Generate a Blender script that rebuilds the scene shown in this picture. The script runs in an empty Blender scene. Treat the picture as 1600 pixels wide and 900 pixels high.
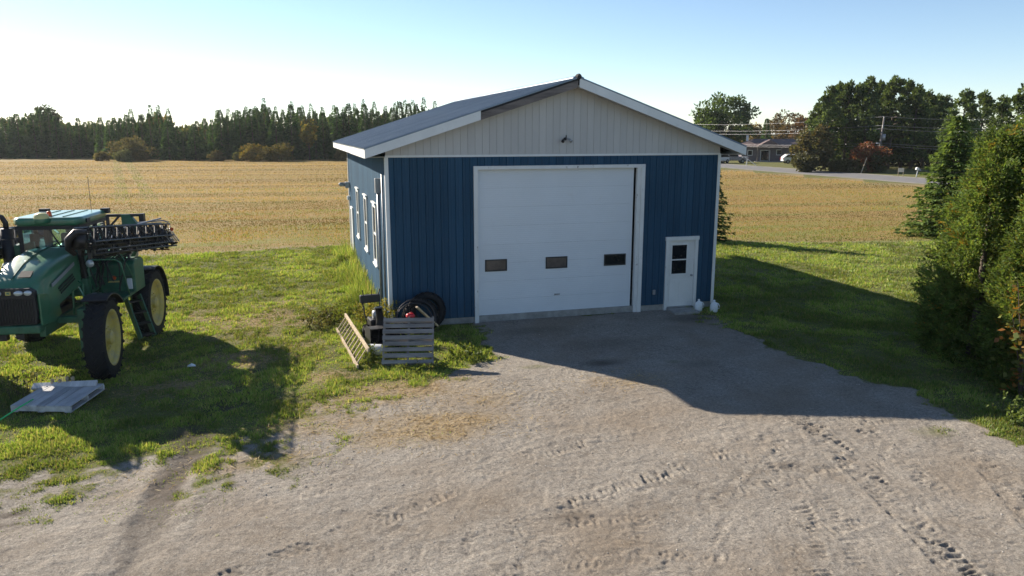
import bpy, math, random
import numpy as np
from mathutils import Vector, Matrix
PI = math.pi
rad = math.radians
SC = bpy.context.scene
COL = SC.collection

# ------------------------------------------------------------------ camera
cam_data = bpy.data.cameras.new('camera')
cam_data.sensor_width = 36.0
cam_data.lens = 1179.69 / 1600 * 36.0
cam_data.clip_start = 0.1
cam_data.clip_end = 20000
camera = bpy.data.objects.new('camera', cam_data)
COL.objects.link(camera)
camera.location = (-2.263, -19.976, 5.179)
camera.rotation_euler = (PI / 2 - 0.20246, 0.0, -0.27675)
SC.camera = camera

# ------------------------------------------------------------------ sky, sun, exposure
SUN_DIR = Vector((-1.186, 1.589, 1.0)).normalized()       # towards the sun
SUN_EL = math.asin(SUN_DIR.z)
SUN_AZ = math.atan2(SUN_DIR.x, SUN_DIR.y)                  # from +Y towards +X
world = bpy.data.worlds.new('World')
SC.world = world
world.use_nodes = True
wn = world.node_tree
wn.nodes.clear()
wo = wn.nodes.new('ShaderNodeOutputWorld')
wb = wn.nodes.new('ShaderNodeBackground')
sky = wn.nodes.new('ShaderNodeTexSky')
sky.sky_type = 'NISHITA'
sky.sun_disc = False
sky.sun_elevation = SUN_EL
sky.sun_rotation = SUN_AZ
sky.altitude = 200
sky.air_density = 0.8
sky.dust_density = 0.1
sky.ozone_density = 1.6
wb.inputs['Strength'].default_value = 0.078
wn.links.new(sky.outputs[0], wb.inputs['Color'])
wn.links.new(wb.outputs[0], wo.inputs['Surface'])
sun_data = bpy.data.lights.new('sun', 'SUN')
sun_data.energy = 5.0
sun_data.angle = rad(0.53)
sun_data.color = (1.0, 0.90, 0.76)
sun = bpy.data.objects.new('sun', sun_data)
COL.objects.link(sun)
sun.rotation_euler = SUN_DIR.to_track_quat('Z', 'Y').to_euler()
SC.view_settings.view_transform = 'Standard'
SC.view_settings.look = 'None'
SC.view_settings.gamma = 1
SC.view_settings.use_curve_mapping = False
SC.view_settings.exposure = 1.10
SC.render.engine = 'CYCLES'
SC.cycles.use_denoising = True
SC.cycles.max_bounces = 6
SC.cycles.transparent_max_bounces = 8
SC.cycles.sample_clamp_indirect = 6

# ------------------------------------------------------------------ helpers
def tag(o, label=None, cat=None, group=None, kind=None):
    if label: o['label'] = label
    if cat: o['category'] = cat
    if group: o['group'] = group
    if kind: o['kind'] = kind
    return o

def empty(name, loc=(0, 0, 0), rz=0.0, label=None, cat=None, group=None):
    o = bpy.data.objects.new(name, None)
    COL.objects.link(o)
    o.location = loc
    o.rotation_euler = (0, 0, rz)
    o.empty_display_size = 0.2
    return tag(o, label, cat, group)

def link(name, me, m=None, parent=None):
    o = bpy.data.objects.new(name, me)
    COL.objects.link(o)
    if m is not None and not me.materials:
        me.materials.append(m)
    if parent is not None:
        o.parent = parent
    return o

def dup(root, parent=None):
    c = root.copy()
    COL.objects.link(c)
    if parent is not None:
        c.parent = parent
    for ch in root.children:
        dup(ch, c)
    return c

def mesh_np(name, V, F, tint=None, smooth=False, attr='tint'):
    """V (n,3), F (m,k) with constant k; tint (n,3|4) point colours"""
    V = np.asarray(V, np.float32); F = np.asarray(F, np.int32)
    me = bpy.data.meshes.new(name)
    me.vertices.add(len(V)); me.vertices.foreach_set('co', V.ravel())
    k = F.shape[1]
    me.loops.add(F.size); me.loops.foreach_set('vertex_index', F.ravel())
    me.polygons.add(len(F))
    me.polygons.foreach_set('loop_start', np.arange(0, F.size, k, dtype=np.int32))
    me.polygons.foreach_set('loop_total', np.full(len(F), k, np.int32))
    if smooth:
        me.polygons.foreach_set('use_smooth', np.ones(len(F), bool))
    me.update(calc_edges=True)
    if tint is not None:
        t = np.ones((len(V), 4), np.float32); t[:, :tint.shape[1]] = tint
        a = me.attributes.new(attr, 'FLOAT_COLOR', 'POINT')
        a.data.foreach_set('color', t.ravel())
    return me

class MB:
    def __init__(s):
        s.v = []; s.f = []
    def add(s, vs, fs):
        o = len(s.v)
        s.v += [tuple(v) for v in vs]
        s.f += [tuple(i + o for i in f) for f in fs]
        return s
    def box(s, x0, x1, y0, y1, z0, z1):
        vs = [(x, y, z) for z in (z0, z1) for y in (y0, y1) for x in (x0, x1)]
        return s.add(vs, [(0, 2, 3, 1), (4, 5, 7, 6), (0, 1, 5, 4), (2, 6, 7, 3), (0, 4, 6, 2), (1, 3, 7, 5)])
    def obox(s, c, size, rot=(0, 0, 0)):
        from mathutils import Euler
        R = Euler(rot).to_matrix(); c = Vector(c)
        vs = [c + R @ Vector((x * size[0] / 2, y * size[1] / 2, z * size[2] / 2)) for z in (-1, 1) for y in (-1, 1) for x in (-1, 1)]
        return s.add(vs, [(0, 2, 3, 1), (4, 5, 7, 6), (0, 1, 5, 4), (2, 6, 7, 3), (0, 4, 6, 2), (1, 3, 7, 5)])
    def bar(s, p, q, w, h, up=(0, 0, 1)):
        p, q, up = Vector(p), Vector(q), Vector(up)
        d = (q - p).normalized()
        sd = d.cross(up)
        if sd.length < 1e-4: sd = d.cross(Vector((1, 0, 0)))
        sd.normalize(); u = sd.cross(d)
        vs = []
        for e in (p, q):
            for a, b in ((-1, -1), (1, -1), (1, 1), (-1, 1)):
                vs.append(e + sd * a * w / 2 + u * b * h / 2)
        return s.add(vs, [(0, 3, 2, 1), (4, 5, 6, 7), (0, 1, 5, 4), (1, 2, 6, 5), (2, 3, 7, 6), (3, 0, 4, 7)])
    def tube(s, pts, r, n=6, caps=True):
        pts = [Vector(p) for p in pts]
        rs = r if isinstance(r, (list, tuple)) else [r] * len(pts)
        vs = []; fs = []
        up = Vector((0, 0, 1))
        for i, p in enumerate(pts):
            d = (pts[min(i + 1, len(pts) - 1)] - pts[max(i - 1, 0)]).normalized()
            a = d.cross(up)
            if a.length < 0.05: a = d.cross(Vector((1, 0, 0)))
            a.normalize(); b = a.cross(d)
            for k in range(n):
                t = 2 * PI * k / n
                vs.append(p + (a * math.cos(t) + b * math.sin(t)) * rs[i])
        for i in range(len(pts) - 1):
            for k in range(n):
                fs.append((i * n + k, i * n + (k + 1) % n, (i + 1) * n + (k + 1) % n, (i + 1) * n + k))
        if caps:
            fs.append(tuple(range(n))[::-1]); fs.append(tuple(range((len(pts) - 1) * n, len(pts) * n)))
        return s.add(vs, fs)
    def lathe(s, prof, n=32, axis='z', c=(0, 0, 0)):
        """prof: (radius, along-axis) list, closed rings"""
        vs = []; fs = []; m = len(prof)
        for k in range(n):
            t = 2 * PI * k / n
            for r, h in prof:
                a, b = r * math.cos(t), r * math.sin(t)
                p = (a, b, h) if axis == 'z' else ((h, a, b) if axis == 'x' else (a, h, b))
                vs.append((p[0] + c[0], p[1] + c[1], p[2] + c[2]))
        for k in range(n):
            for i in range(m - 1):
                fs.append((k * m + i, ((k + 1) % n) * m + i, ((k + 1) % n) * m + i + 1, k * m + i + 1))
        return s.add(vs, fs)
    def prism(s, poly, axis, a, b):
        """extrude polygon; axis 'x': poly is (y,z); 'y': (x,z); 'z': (x,y)"""
        n = len(poly)
        def P(u, v, w):
            return (w, u, v) if axis == 'x' else ((u, w, v) if axis == 'y' else (u, v, w))
        vs = [P(u, v, a) for u, v in poly] + [P(u, v, b) for u, v in poly]
        fs = [tuple(range(n)), tuple(range(n, 2 * n))[::-1]] + [(i, (i + 1) % n, n + (i + 1) % n, n + i) for i in range(n)]
        return s.add(vs, fs)
    def mesh(s, name, smooth=False):
        import bmesh
        me = bpy.data.meshes.new(name)
        me.from_pydata(s.v, [], s.f)
        bm = bmesh.new(); bm.from_mesh(me)
        bmesh.ops.recalc_face_normals(bm, faces=bm.faces)
        bm.to_mesh(me); bm.free()
        if smooth:
            me.polygons.foreach_set('use_smooth', np.ones(len(me.polygons), bool))
        me.update()
        return me
    def build(s, name, m, parent=None, smooth=False, bevel=0.0, seg=2):
        o = link(name, s.mesh(name, smooth), m, parent)
        if bevel:
            b = o.modifiers.new('bevel', 'BEVEL'); b.width = bevel; b.segments = seg; b.limit_method = 'ANGLE'; b.angle_limit = rad(35)
            if smooth:
                w = o.modifiers.new('wn', 'WEIGHTED_NORMAL')
        return o

# ------------------------------------------------------------------ numpy noise
def _hash(ix, iy, seed):
    h = (ix.astype(np.int64) * 374761393 + iy.astype(np.int64) * 668265263 + seed * 1442695041) & 0xffffffff
    h = ((h ^ (h >> 13)) * 1274126177) & 0xffffffff
    h = h ^ (h >> 16)
    return (h & 0xffff) / 65535.0
def vnoise(x, y, s, seed=0):
    x = np.asarray(x, float) / s; y = np.asarray(y, float) / s
    ix = np.floor(x); iy = np.floor(y); fx = x - ix; fy = y - iy
    fx = fx * fx * (3 - 2 * fx); fy = fy * fy * (3 - 2 * fy)
    ix = ix.astype(np.int64); iy = iy.astype(np.int64)
    a = _hash(ix, iy, seed); b = _hash(ix + 1, iy, seed); c = _hash(ix, iy + 1, seed); d = _hash(ix + 1, iy + 1, seed)
    return (a * (1 - fx) + b * fx) * (1 - fy) + (c * (1 - fx) + d * fx) * fy
def fbm(x, y, s, seed=0, oct=4):
    t = 0; a = 1; n = 0
    for i in range(oct):
        t = t + a * vnoise(x, y, s / 2 ** i, seed + i * 17); n += a; a *= 0.5
    return t / n
def sstep(a, b, x):
    t = np.clip((x - a) / (b - a), 0, 1); return t * t * (3 - 2 * t)

# ------------------------------------------------------------------ materials
def newmat(name):
    m = bpy.data.materials.new(name); m.use_nodes = True
    nt = m.node_tree; nt.nodes.clear()
    out = nt.nodes.new('ShaderNodeOutputMaterial')
    return m, nt, out
def N(nt, typ, **kw):
    n = nt.nodes.new(typ)
    for k, v in kw.items():
        if k == 'op': n.operation = v
        elif k == 'blend': n.blend_type = v
        else:
            n.inputs[k].default_value = v
    return n
def mixc(nt, fac, a, b, blend='MIX'):
    n = nt.nodes.new('ShaderNodeMix'); n.data_type = 'RGBA'; n.blend_type = blend
    for sock, val in ((n.inputs[0], fac), (n.inputs[6], a), (n.inputs[7], b)):
        if hasattr(val, 'is_output') or isinstance(val, bpy.types.NodeSocket): nt.links.new(val, sock)
        elif isinstance(val, (int, float)): sock.default_value = val
        else: sock.default_value = (*val[:3], 1)
    return n.outputs[2]
def ramp(nt, val, stops):
    n = nt.nodes.new('ShaderNodeValToRGB')
    el = n.color_ramp.elements
    while len(el) < len(stops): el.new(0.5)
    for e, (p_, c) in zip(el, stops):
        e.position = p_; e.color = (c, c, c, 1) if isinstance(c, (int, float)) else (*c, 1)
    nt.links.new(val, n.inputs[0]); return n.outputs[0]
def noise(nt, vec, scale, detail=4, rough=0.6):
    n = nt.nodes.new('ShaderNodeTexNoise')
    n.inputs['Scale'].default_value = scale; n.inputs['Detail'].default_value = detail; n.inputs['Roughness'].default_value = rough
    if vec is not None: nt.links.new(vec, n.inputs['Vector'])
    return n.outputs[0]
def mapping(nt, vec, scale=(1, 1, 1), rot=(0, 0, 0)):
    n = nt.nodes.new('ShaderNodeMapping'); n.inputs['Scale'].default_value = scale; n.inputs['Rotation'].default_value = rot
    nt.links.new(vec, n.inputs[0]); return n.outputs[0]

def mat(name, col, rough=0.6, metal=0.0, var=0.25, vscale=6.0, col2=None, c2scale=3.0, c2lo=0.5, c2hi=0.7,
        stretch=(1, 1, 1), bump=0.0, bscale=60.0, spec=0.5, rnd=0.0, coat=0.0):
    """painted / weathered surface: base colour + brightness mottling + optional patches of a second colour"""
    m, nt, out = newmat(name)
    p = nt.nodes.new('ShaderNodeBsdfPrincipled')
    tc = nt.nodes.new('ShaderNodeTexCoord')
    vec = mapping(nt, tc.outputs['Object'], stretch)
    n1 = noise(nt, vec, vscale, 5)
    dark = tuple(c * (1 - var) for c in col); lite = tuple(min(1, c * (1 + var * 0.7)) for c in col)
    c = mixc(nt, ramp(nt, n1, [(0.3, 0.0), (0.7, 1.0)]), dark, lite)
    if col2:
        n2 = noise(nt, vec, c2scale, 6, 0.7)
        c = mixc(nt, ramp(nt, n2, [(c2lo, 0.0), (c2hi, 1.0)]), c, col2)
    if rnd:
        oi = nt.nodes.new('ShaderNodeObjectInfo')
        mr = nt.nodes.new('ShaderNodeMapRange'); mr.inputs[3].default_value = 1 - rnd; mr.inputs[4].default_value = 1 + rnd
        nt.links.new(oi.outputs['Random'], mr.inputs[0])
        hv = nt.nodes.new('ShaderNodeHueSaturation'); nt.links.new(mr.outputs[0], hv.inputs['Value']); nt.links.new(c, hv.inputs['Color'])
        c = hv.outputs[0]
    nt.links.new(c, p.inputs['Base Color'])
    p.inputs['Metallic'].default_value = metal
    p.inputs['Coat Weight'].default_value = coat; p.inputs['Coat Roughness'].default_value = .12
    p.inputs['Specular IOR Level'].default_value = spec
    r = ramp(nt, n1, [(0.2, max(0.02, rough - 0.1)), (0.8, min(1, rough + 0.1))])
    nt.links.new(r, p.inputs['Roughness'])
    if bump:
        b = nt.nodes.new('ShaderNodeBump'); b.inputs['Strength'].default_value = bump; b.inputs['Distance'].default_value = 0.02
        nt.links.new(noise(nt, vec, bscale, 4), b.inputs['Height']); nt.links.new(b.outputs[0], p.inputs['Normal'])
    nt.links.new(p.outputs[0], out.inputs[0])
    return m

def leafmat(name, trans=0.35, gain=1.0, rough=0.55, spec=0.06):
    m, nt, out = newmat(name)
    at = nt.nodes.new('ShaderNodeAttribute'); at.attribute_name = 'tint'
    oi = nt.nodes.new('ShaderNodeObjectInfo')
    mr = nt.nodes.new('ShaderNodeMapRange'); mr.inputs[3].default_value = 0.8 * gain; mr.inputs[4].default_value = 1.2 * gain
    nt.links.new(oi.outputs['Random'], mr.inputs[0])
    hv = nt.nodes.new('ShaderNodeHueSaturation'); nt.links.new(mr.outputs[0], hv.inputs['Value']); nt.links.new(at.outputs['Color'], hv.inputs['Color'])
    d = nt.nodes.new('ShaderNodeBsdfDiffuse'); t = nt.nodes.new('ShaderNodeBsdfTranslucent')
    nt.links.new(hv.outputs[0], d.inputs[0])
    tcol = mixc(nt, 1.0, hv.outputs[0], (1.25, 1.15, 0.6), 'MULTIPLY')
    nt.links.new(tcol, t.inputs[0])
    mx = nt.nodes.new('ShaderNodeMixShader'); mx.inputs[0].default_value = trans
    nt.links.new(d.outputs[0], mx.inputs[1]); nt.links.new(t.outputs[0], mx.inputs[2])
    g = nt.nodes.new('ShaderNodeBsdfGlossy'); g.inputs['Roughness'].default_value = rough; g.inputs[0].default_value = (0.9, 0.95, 0.9, 1)
    mx2 = nt.nodes.new('ShaderNodeMixShader'); mx2.inputs[0].default_value = spec
    nt.links.new(mx.outputs[0], mx2.inputs[1]); nt.links.new(g.outputs[0], mx2.inputs[2])
    nt.links.new(mx2.outputs[0], out.inputs[0])
    return m

def glassmat(name, tint=(0.6, 0.8, 0.75), alpha=0.55):
    """thin pane: partly transparent, glossy reflection"""
    m, nt, out = newmat(name)
    tr = nt.nodes.new('ShaderNodeBsdfTransparent'); tr.inputs[0].default_value = (*tint, 1)
    gl = nt.nodes.new('ShaderNodeBsdfGlossy'); gl.inputs['Roughness'].default_value = 0.04; gl.inputs[0].default_value = (0.9, 0.95, 1, 1)
    fr = nt.nodes.new('ShaderNodeFresnel'); fr.inputs[0].default_value = 1.5
    mx = nt.nodes.new('ShaderNodeMixShader')
    mp = nt.nodes.new('ShaderNodeMath'); mp.operation = 'ADD'; mp.inputs[1].default_value = 0.06
    nt.links.new(fr.outputs[0], mp.inputs[0]); nt.links.new(mp.outputs[0], mx.inputs[0])
    nt.links.new(tr.outputs[0], mx.inputs[1]); nt.links.new(gl.outputs[0], mx.inputs[2])
    nt.links.new(mx.outputs[0], out.inputs[0])
    return m

M = {}
M['blue'] = mat('blue_steel', (0.031, 0.079, 0.134), 0.75, 0, 0.22, 1.3, spec=.10, stretch=(1, 1, 0.35), col2=(0.040, 0.090, 0.142), c2scale=2.0, c2lo=.55, c2hi=.85, rnd=0.13)
M['white'] = mat('white_paint', (0.72, 0.72, 0.70), 0.55, 0, 0.08, 2.0, col2=(0.52, 0.50, 0.46), c2scale=4.0, c2lo=.58, c2hi=.85)
M['white_worn'] = mat('worn_white_trim', (0.70, 0.70, 0.68), 0.6, 0, 0.10, 3.0, col2=(0.22, 0.19, 0.16), c2scale=9.0, c2lo=.62, c2hi=.70, stretch=(1, 1, 0.5))
M['gable'] = mat('gable_boards', (0.49, 0.475, 0.455), 0.6, 0, 0.08, 1.5, rnd=0.04, col2=(0.41, 0.39, 0.37), c2scale=3, c2lo=.55, c2hi=.9, stretch=(1, 1, 0.4))
M['gap'] = mat('dark_gap', (0.012, 0.012, 0.013), 0.8)
M['door_white'] = mat('overhead_door_white', (0.66, 0.69, 0.72), 0.45, 0, 0.05, 0.8, bump=0.12, bscale=160, rnd=0.012, col2=(0.55, 0.54, 0.52), c2scale=1.6, c2lo=.60, c2hi=.95)
M['concrete'] = mat('concrete', (0.30, 0.29, 0.27), 0.85, 0, 0.3, 5, bump=0.4, bscale=40)
M['roof'] = mat('galvanised_roof', (0.24, 0.29, 0.33), 0.45, 0.4, 0.25, 1.2, stretch=(0.4, 1, 1), col2=(0.20, 0.20, 0.21), c2scale=1.4, c2lo=.5, c2hi=.85, rnd=0.10)
M['oldwood'] = mat('bare_grey_board', (0.19, 0.16, 0.145), 0.85, 0, 0.45, 7, stretch=(0.15, 1, 1), bump=0.5, bscale=40)
M['tar'] = mat('black_underlay', (0.015, 0.015, 0.018), 0.8)
M['pane_dark'] = mat('dark_pane', (0.012, 0.014, 0.018), 0.08, 0, 0.1, 2, spec=0.5)
M['pane_dusty'] = mat('dusty_pane', (0.10, 0.085, 0.075), 0.15, 0, 0.35, 4, spec=0.5)
M['black'] = mat('black_rubber_paint', (0.015, 0.015, 0.017), 0.5, 0, 0.3, 8)
M['tyre'] = mat('tyre_rubber', (0.018, 0.018, 0.019), 0.8, 0, 0.3, 9, spec=.25, col2=(0.05, 0.044, 0.036), c2scale=5, c2lo=.6, c2hi=.8, bump=.3)
M['grey_metal'] = mat('grey_metal', (0.34, 0.35, 0.36), 0.45, 0.6, 0.2, 8)
M['dark_metal'] = mat('dark_metal', (0.028, 0.026, 0.027), 0.5, 0.3, 0.4, 9, col2=(0.07, 0.04, 0.025), c2scale=8, c2lo=.6, c2hi=.75)
M['green'] = mat('green_paint', (0.040, 0.165, 0.085), 0.38, 0, 0.15, 4, col2=(0.10, 0.155, 0.10), c2scale=3, c2lo=.5, c2hi=.85, coat=.6)
M['dgreen'] = mat('dusty_dark_green', (0.032, 0.120, 0.066), 0.5, 0, 0.3, 6, col2=(0.095, 0.11, 0.08), c2scale=5, c2lo=.55, c2hi=.8)
M['yellow'] = mat('yellow_rim', (0.55, 0.44, 0.11), 0.55, 0, 0.2, 7, col2=(0.38, 0.33, 0.21), c2scale=5, c2lo=.45, c2hi=.68)
M['cab_glass'] = glassmat('cab_glass', (0.55, 0.80, 0.72))
M['lamp'] = mat('lamp_lens', (0.55, 0.58, 0.60), 0.12, 0.3, 0.1)
M['orange'] = mat('orange_reflector', (0.65, 0.10, 0.02), 0.4)
M['tank_grey'] = mat('tank_plastic', (0.24, 0.26, 0.30), 0.4, 0, 0.15)
M['pallet'] = mat('weathered_pallet', (0.46, 0.45, 0.45), 0.85, 0, 0.35, 6, stretch=(1, 0.25, 1), bump=.4, bscale=30, rnd=0.22)  # weathered grey, made paler to stand in for sunlight on the flat pallet
M['pallet_brown'] = mat('weathered_brown_pallet', (0.22, 0.20, 0.185), 0.88, 0, 0.4, 7, stretch=(1, 0.25, 1), bump=.4, bscale=30, rnd=0.25)
M['ladder_wood'] = mat('bleached_wood', (0.46, 0.36, 0.24), 0.8, 0, 0.3, 6, bump=.3, bscale=30, rnd=.12)
M['red'] = mat('red_plastic', (0.50, 0.02, 0.03), 0.4, 0, 0.2)
M['pail'] = mat('white_pail', (0.62, 0.64, 0.66), 0.45, 0, 0.15)
M['jug'] = mat('white_jug', (0.75, 0.78, 0.80), 0.4, 0, 0.08)
M['rope'] = mat('green_rope', (0.05, 0.55, 0.18), 0.6)
M['paper'] = mat('white_litter', (0.75, 0.78, 0.80), 0.6)
M['bark'] = mat('bark', (0.085, 0.065, 0.05), 0.9, 0, 0.4, 12, stretch=(1, 1, .2), bump=.6, bscale=20)
M['pole'] = mat('pole_wood', (0.17, 0.15, 0.135), 0.85, 0, 0.3, 5, stretch=(1, 1, .1))
M['wire'] = mat('wire', (0.22, 0.22, 0.23), 0.4, 0.5)
M['brick'] = mat('house_siding', (0.145, 0.125, 0.135), 0.8, 0, 0.2, 2, rnd=.05)
M['shingle'] = mat('brown_shingles', (0.135, 0.095, 0.09), 0.85, 0, 0.2, 3, rnd=.08)
M['asphalt'] = mat('worn_asphalt', (0.16, 0.155, 0.155), 0.9, 0, 0.15, 0.6, bump=.2, bscale=20)
M['silver'] = mat('silver_car_paint', (0.30, 0.29, 0.33), 0.3, 0.4, 0.1)
M['car_white'] = mat('white_car_paint', (0.72, 0.73, 0.75), 0.25, 0, 0.05)
M['needle'] = leafmat('needles', 0.38, spec=0.012)
M['frond'] = leafmat('cedar_fronds', 0.48, spec=0.01)
M['leaf'] = leafmat('leaves', 0.40, spec=0.02)
M['grass'] = leafmat('grass_blades', 0.45, spec=0.03)
M['straw'] = leafmat('straw', 0.45, spec=0.02)

# ------------------------------------------------------------------ the ground
YARD = np.array([(-30, -9.0), (-12, -7.8), (-7.2, -7.6), (-5.6, -7.8), (-4.4, -7.8), (-3.2, -7.1), (-2.3, -6.3), (-1.5, -5.6), (-0.6, -5.1), (0.5, -4.7),
                 (1.0, -3.9), (1.9, -3.0), (2.05, -2.2), (2.4, -1.2), (2.5, 0.5), (8.6, 0.5), (8.9, -1.6), (9.05, -3.4), (9.1, -5.5), (9.3, -7.9),
                 (9.65, -9.3), (9.5, -10.6), (9.9, -12.5), (11, -16), (13, -24), (14, -60), (-40, -60)], float)
def sdf_poly(x, y, P):
    """signed distance, positive inside"""
    d = np.full(x.shape, 1e9); inside = np.zeros(x.shape, bool)
    for i in range(len(P)):
        a = P[i]; b = P[(i + 1) % len(P)]
        ex, ey = b - a
        t = np.clip(((x - a[0]) * ex + (y - a[1]) * ey) / (ex * ex + ey * ey), 0, 1)
        d = np.minimum(d, np.hypot(x - a[0] - ex * t, y - a[1] - ey * t))
        c = ((a[1] > y) != (b[1] > y)) & (x < (b[0] - a[0]) * (y - a[1]) / (b[1] - a[1] + 1e-12) + a[0])
        inside ^= c
    return np.where(inside, d, -d)
def path_coords(x, y, pts):
    """distance to a polyline, signed side, and arc length along it"""
    pts = np.array(pts, float); best0 = np.full(x.shape, 1e9); side0 = np.zeros(x.shape); arc0 = np.zeros(x.shape); s0 = 0
    near = (x > pts[:, 0].min() - 1) & (x < pts[:, 0].max() + 1) & (y > pts[:, 1].min() - 1) & (y < pts[:, 1].max() + 1)
    if not near.any(): return best0, side0, arc0
    x = x[near]; y = y[near]; best = np.full(x.shape, 1e9); side = np.zeros(x.shape); arc = np.zeros(x.shape)
    for a, b in zip(pts[:-1], pts[1:]):
        e = b - a; L = np.hypot(*e); e = e / L
        t = np.clip((x - a[0]) * e[0] + (y - a[1]) * e[1], 0, L)
        dx = x - a[0] - e[0] * t; dy = y - a[1] - e[1] * t
        d = np.hypot(dx, dy); k = d < best
        best = np.where(k, d, best); side = np.where(k, e[0] * dy - e[1] * dx, side); arc = np.where(k, s0 + t, arc); s0 += L
    best0[near] = best; side0[near] = side; arc0[near] = arc
    return best0, side0, arc0
def smooth_path(pts, n=6):
    pts = [np.array(p, float) for p in pts]; out = []
    for i in range(len(pts) - 1):
        p0 = pts[max(i - 1, 0)]; p1 = pts[i]; p2 = pts[i + 1]; p3 = pts[min(i + 2, len(pts) - 1)]
        for k in range(n):
            t = k / n
            out.append(0.5 * (2 * p1 + (p2 - p0) * t + (2 * p0 - 5 * p1 + 4 * p2 - p3) * t * t + (3 * p1 - p0 - 3 * p2 + p3) * t ** 3))
    out.append(pts[-1]); return np.array(out)
TRACKS = [  # centre line, width, lug depth, how unbroken
    (smooth_path([(-4.8, -12.0), (-2.4, -10.9), (-0.6, -9.9), (0.6, -9.25), (2.0, -8.7), (3.6, -8.3)]), 0.40, 0.016, .55),
    (smooth_path([(-3.6, -13.0), (-1.4, -11.8), (1.0, -10.9), (3.0, -10.2)]), 0.38, 0.011, .3),
    (smooth_path([(1.2, -10.6), (2.4, -10.2), (3.4, -9.9), (4.8, -9.5), (6.7, -9.2), (8.6, -9.2)]), 0.40, 0.019, .75),
    (smooth_path([(6.5, -8.6), (6.3, -9.6), (6.1, -10.5), (5.8, -11.6), (5.5, -12.6), (5.0, -14.0)]), 0.42, 0.024, .9),
    (smooth_path([(4.9, -9.4), (4.6, -10.4), (4.4, -11.3), (4.0, -12.2), (3.0, -13.8)]), 0.38, 0.015, .5),
    (smooth_path([(8.9, -9.2), (8.4, -10.3), (7.9, -11.6), (7.3, -12.6), (6.2, -14.4)]), 0.40, 0.021, .8),
    (smooth_path([(-2.0, -7.2), (0.2, -8.6), (3.2, -9.2), (7.0, -8.6)]), .34, .008, .2),
    (smooth_path([(-5.0, -12.2), (-2.6, -11.4), (.6, -11.2), (4.0, -11.0), (7.2, -10.2)]), .36, .010, .35),
    (smooth_path([(0.2, -13.6), (1.6, -11.9), (3.6, -10.9), (6.2, -10.6), (8.8, -11.2)]), .36, .012, .4),
    (smooth_path([(7.6, -8.9), (6.9, -10.4), (6.6, -11.8), (6.3, -13.4)]), .34, .013, .5),
    (smooth_path([(-1.0, -13.2), (1.2, -11.2), (3.8, -9.9), (7.4, -9.7)]), .34, .010, .5),
    (smooth_path([(5.4, -13.8), (6.4, -12.2), (7.0, -10.6), (7.4, -8.4)]), .34, .011, .5),
    (smooth_path([(7.6, -14.0), (8.1, -12.4), (8.7, -10.8)]), .36, .016, .6),
    (smooth_path([(-3.2, -9.4), (-.6, -9.0), (1.8, -8.0), (4.2, -7.2)]), .34, .009, .4),
    (smooth_path([(3.6, -14.0), (4.8, -12.0), (5.2, -10.2), (5.0, -8.4)]), .36, .012, .5),
    (smooth_path([(-2.2, -12.4), (.4, -12.0), (3.0, -12.4), (6.0, -12.0), (8.6, -12.2)]), .34, .010, .45),
    (smooth_path([(3.0, -4.2), (3.9, -7.9), (3.8, -9.8), (2.8, -12.0)]), .34, .007, .3),
    (smooth_path([(1.8, -5.6), (2.6, -7.6), (2.6, -9.6), (1.6, -12.8)]), 0.36, 0.007, .3),
    (smooth_path([(5.8, -4.9), (6.3, -7.8), (5.2, -9.6), (3.0, -11.6), (1.2, -13.4)]), 0.36, 0.009, .4),
]
RUT = smooth_path([(-3.3, -3.2), (-3.75, -4.6), (-4.1, -5.8), (-4.15, -7.0), (-4.25, -8.2), (-4.35, -9.6), (-4.6, -11.2), (-5.2, -13)])
def field_edge(x):
    return np.interp(x, [-400, -60, -14.7, -6.7, 0, 10, 18, 27, 60], [30, 22, 17.0, 14.9, 15.5, 14.6, 13.2, 10.0, 6.0])
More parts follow.
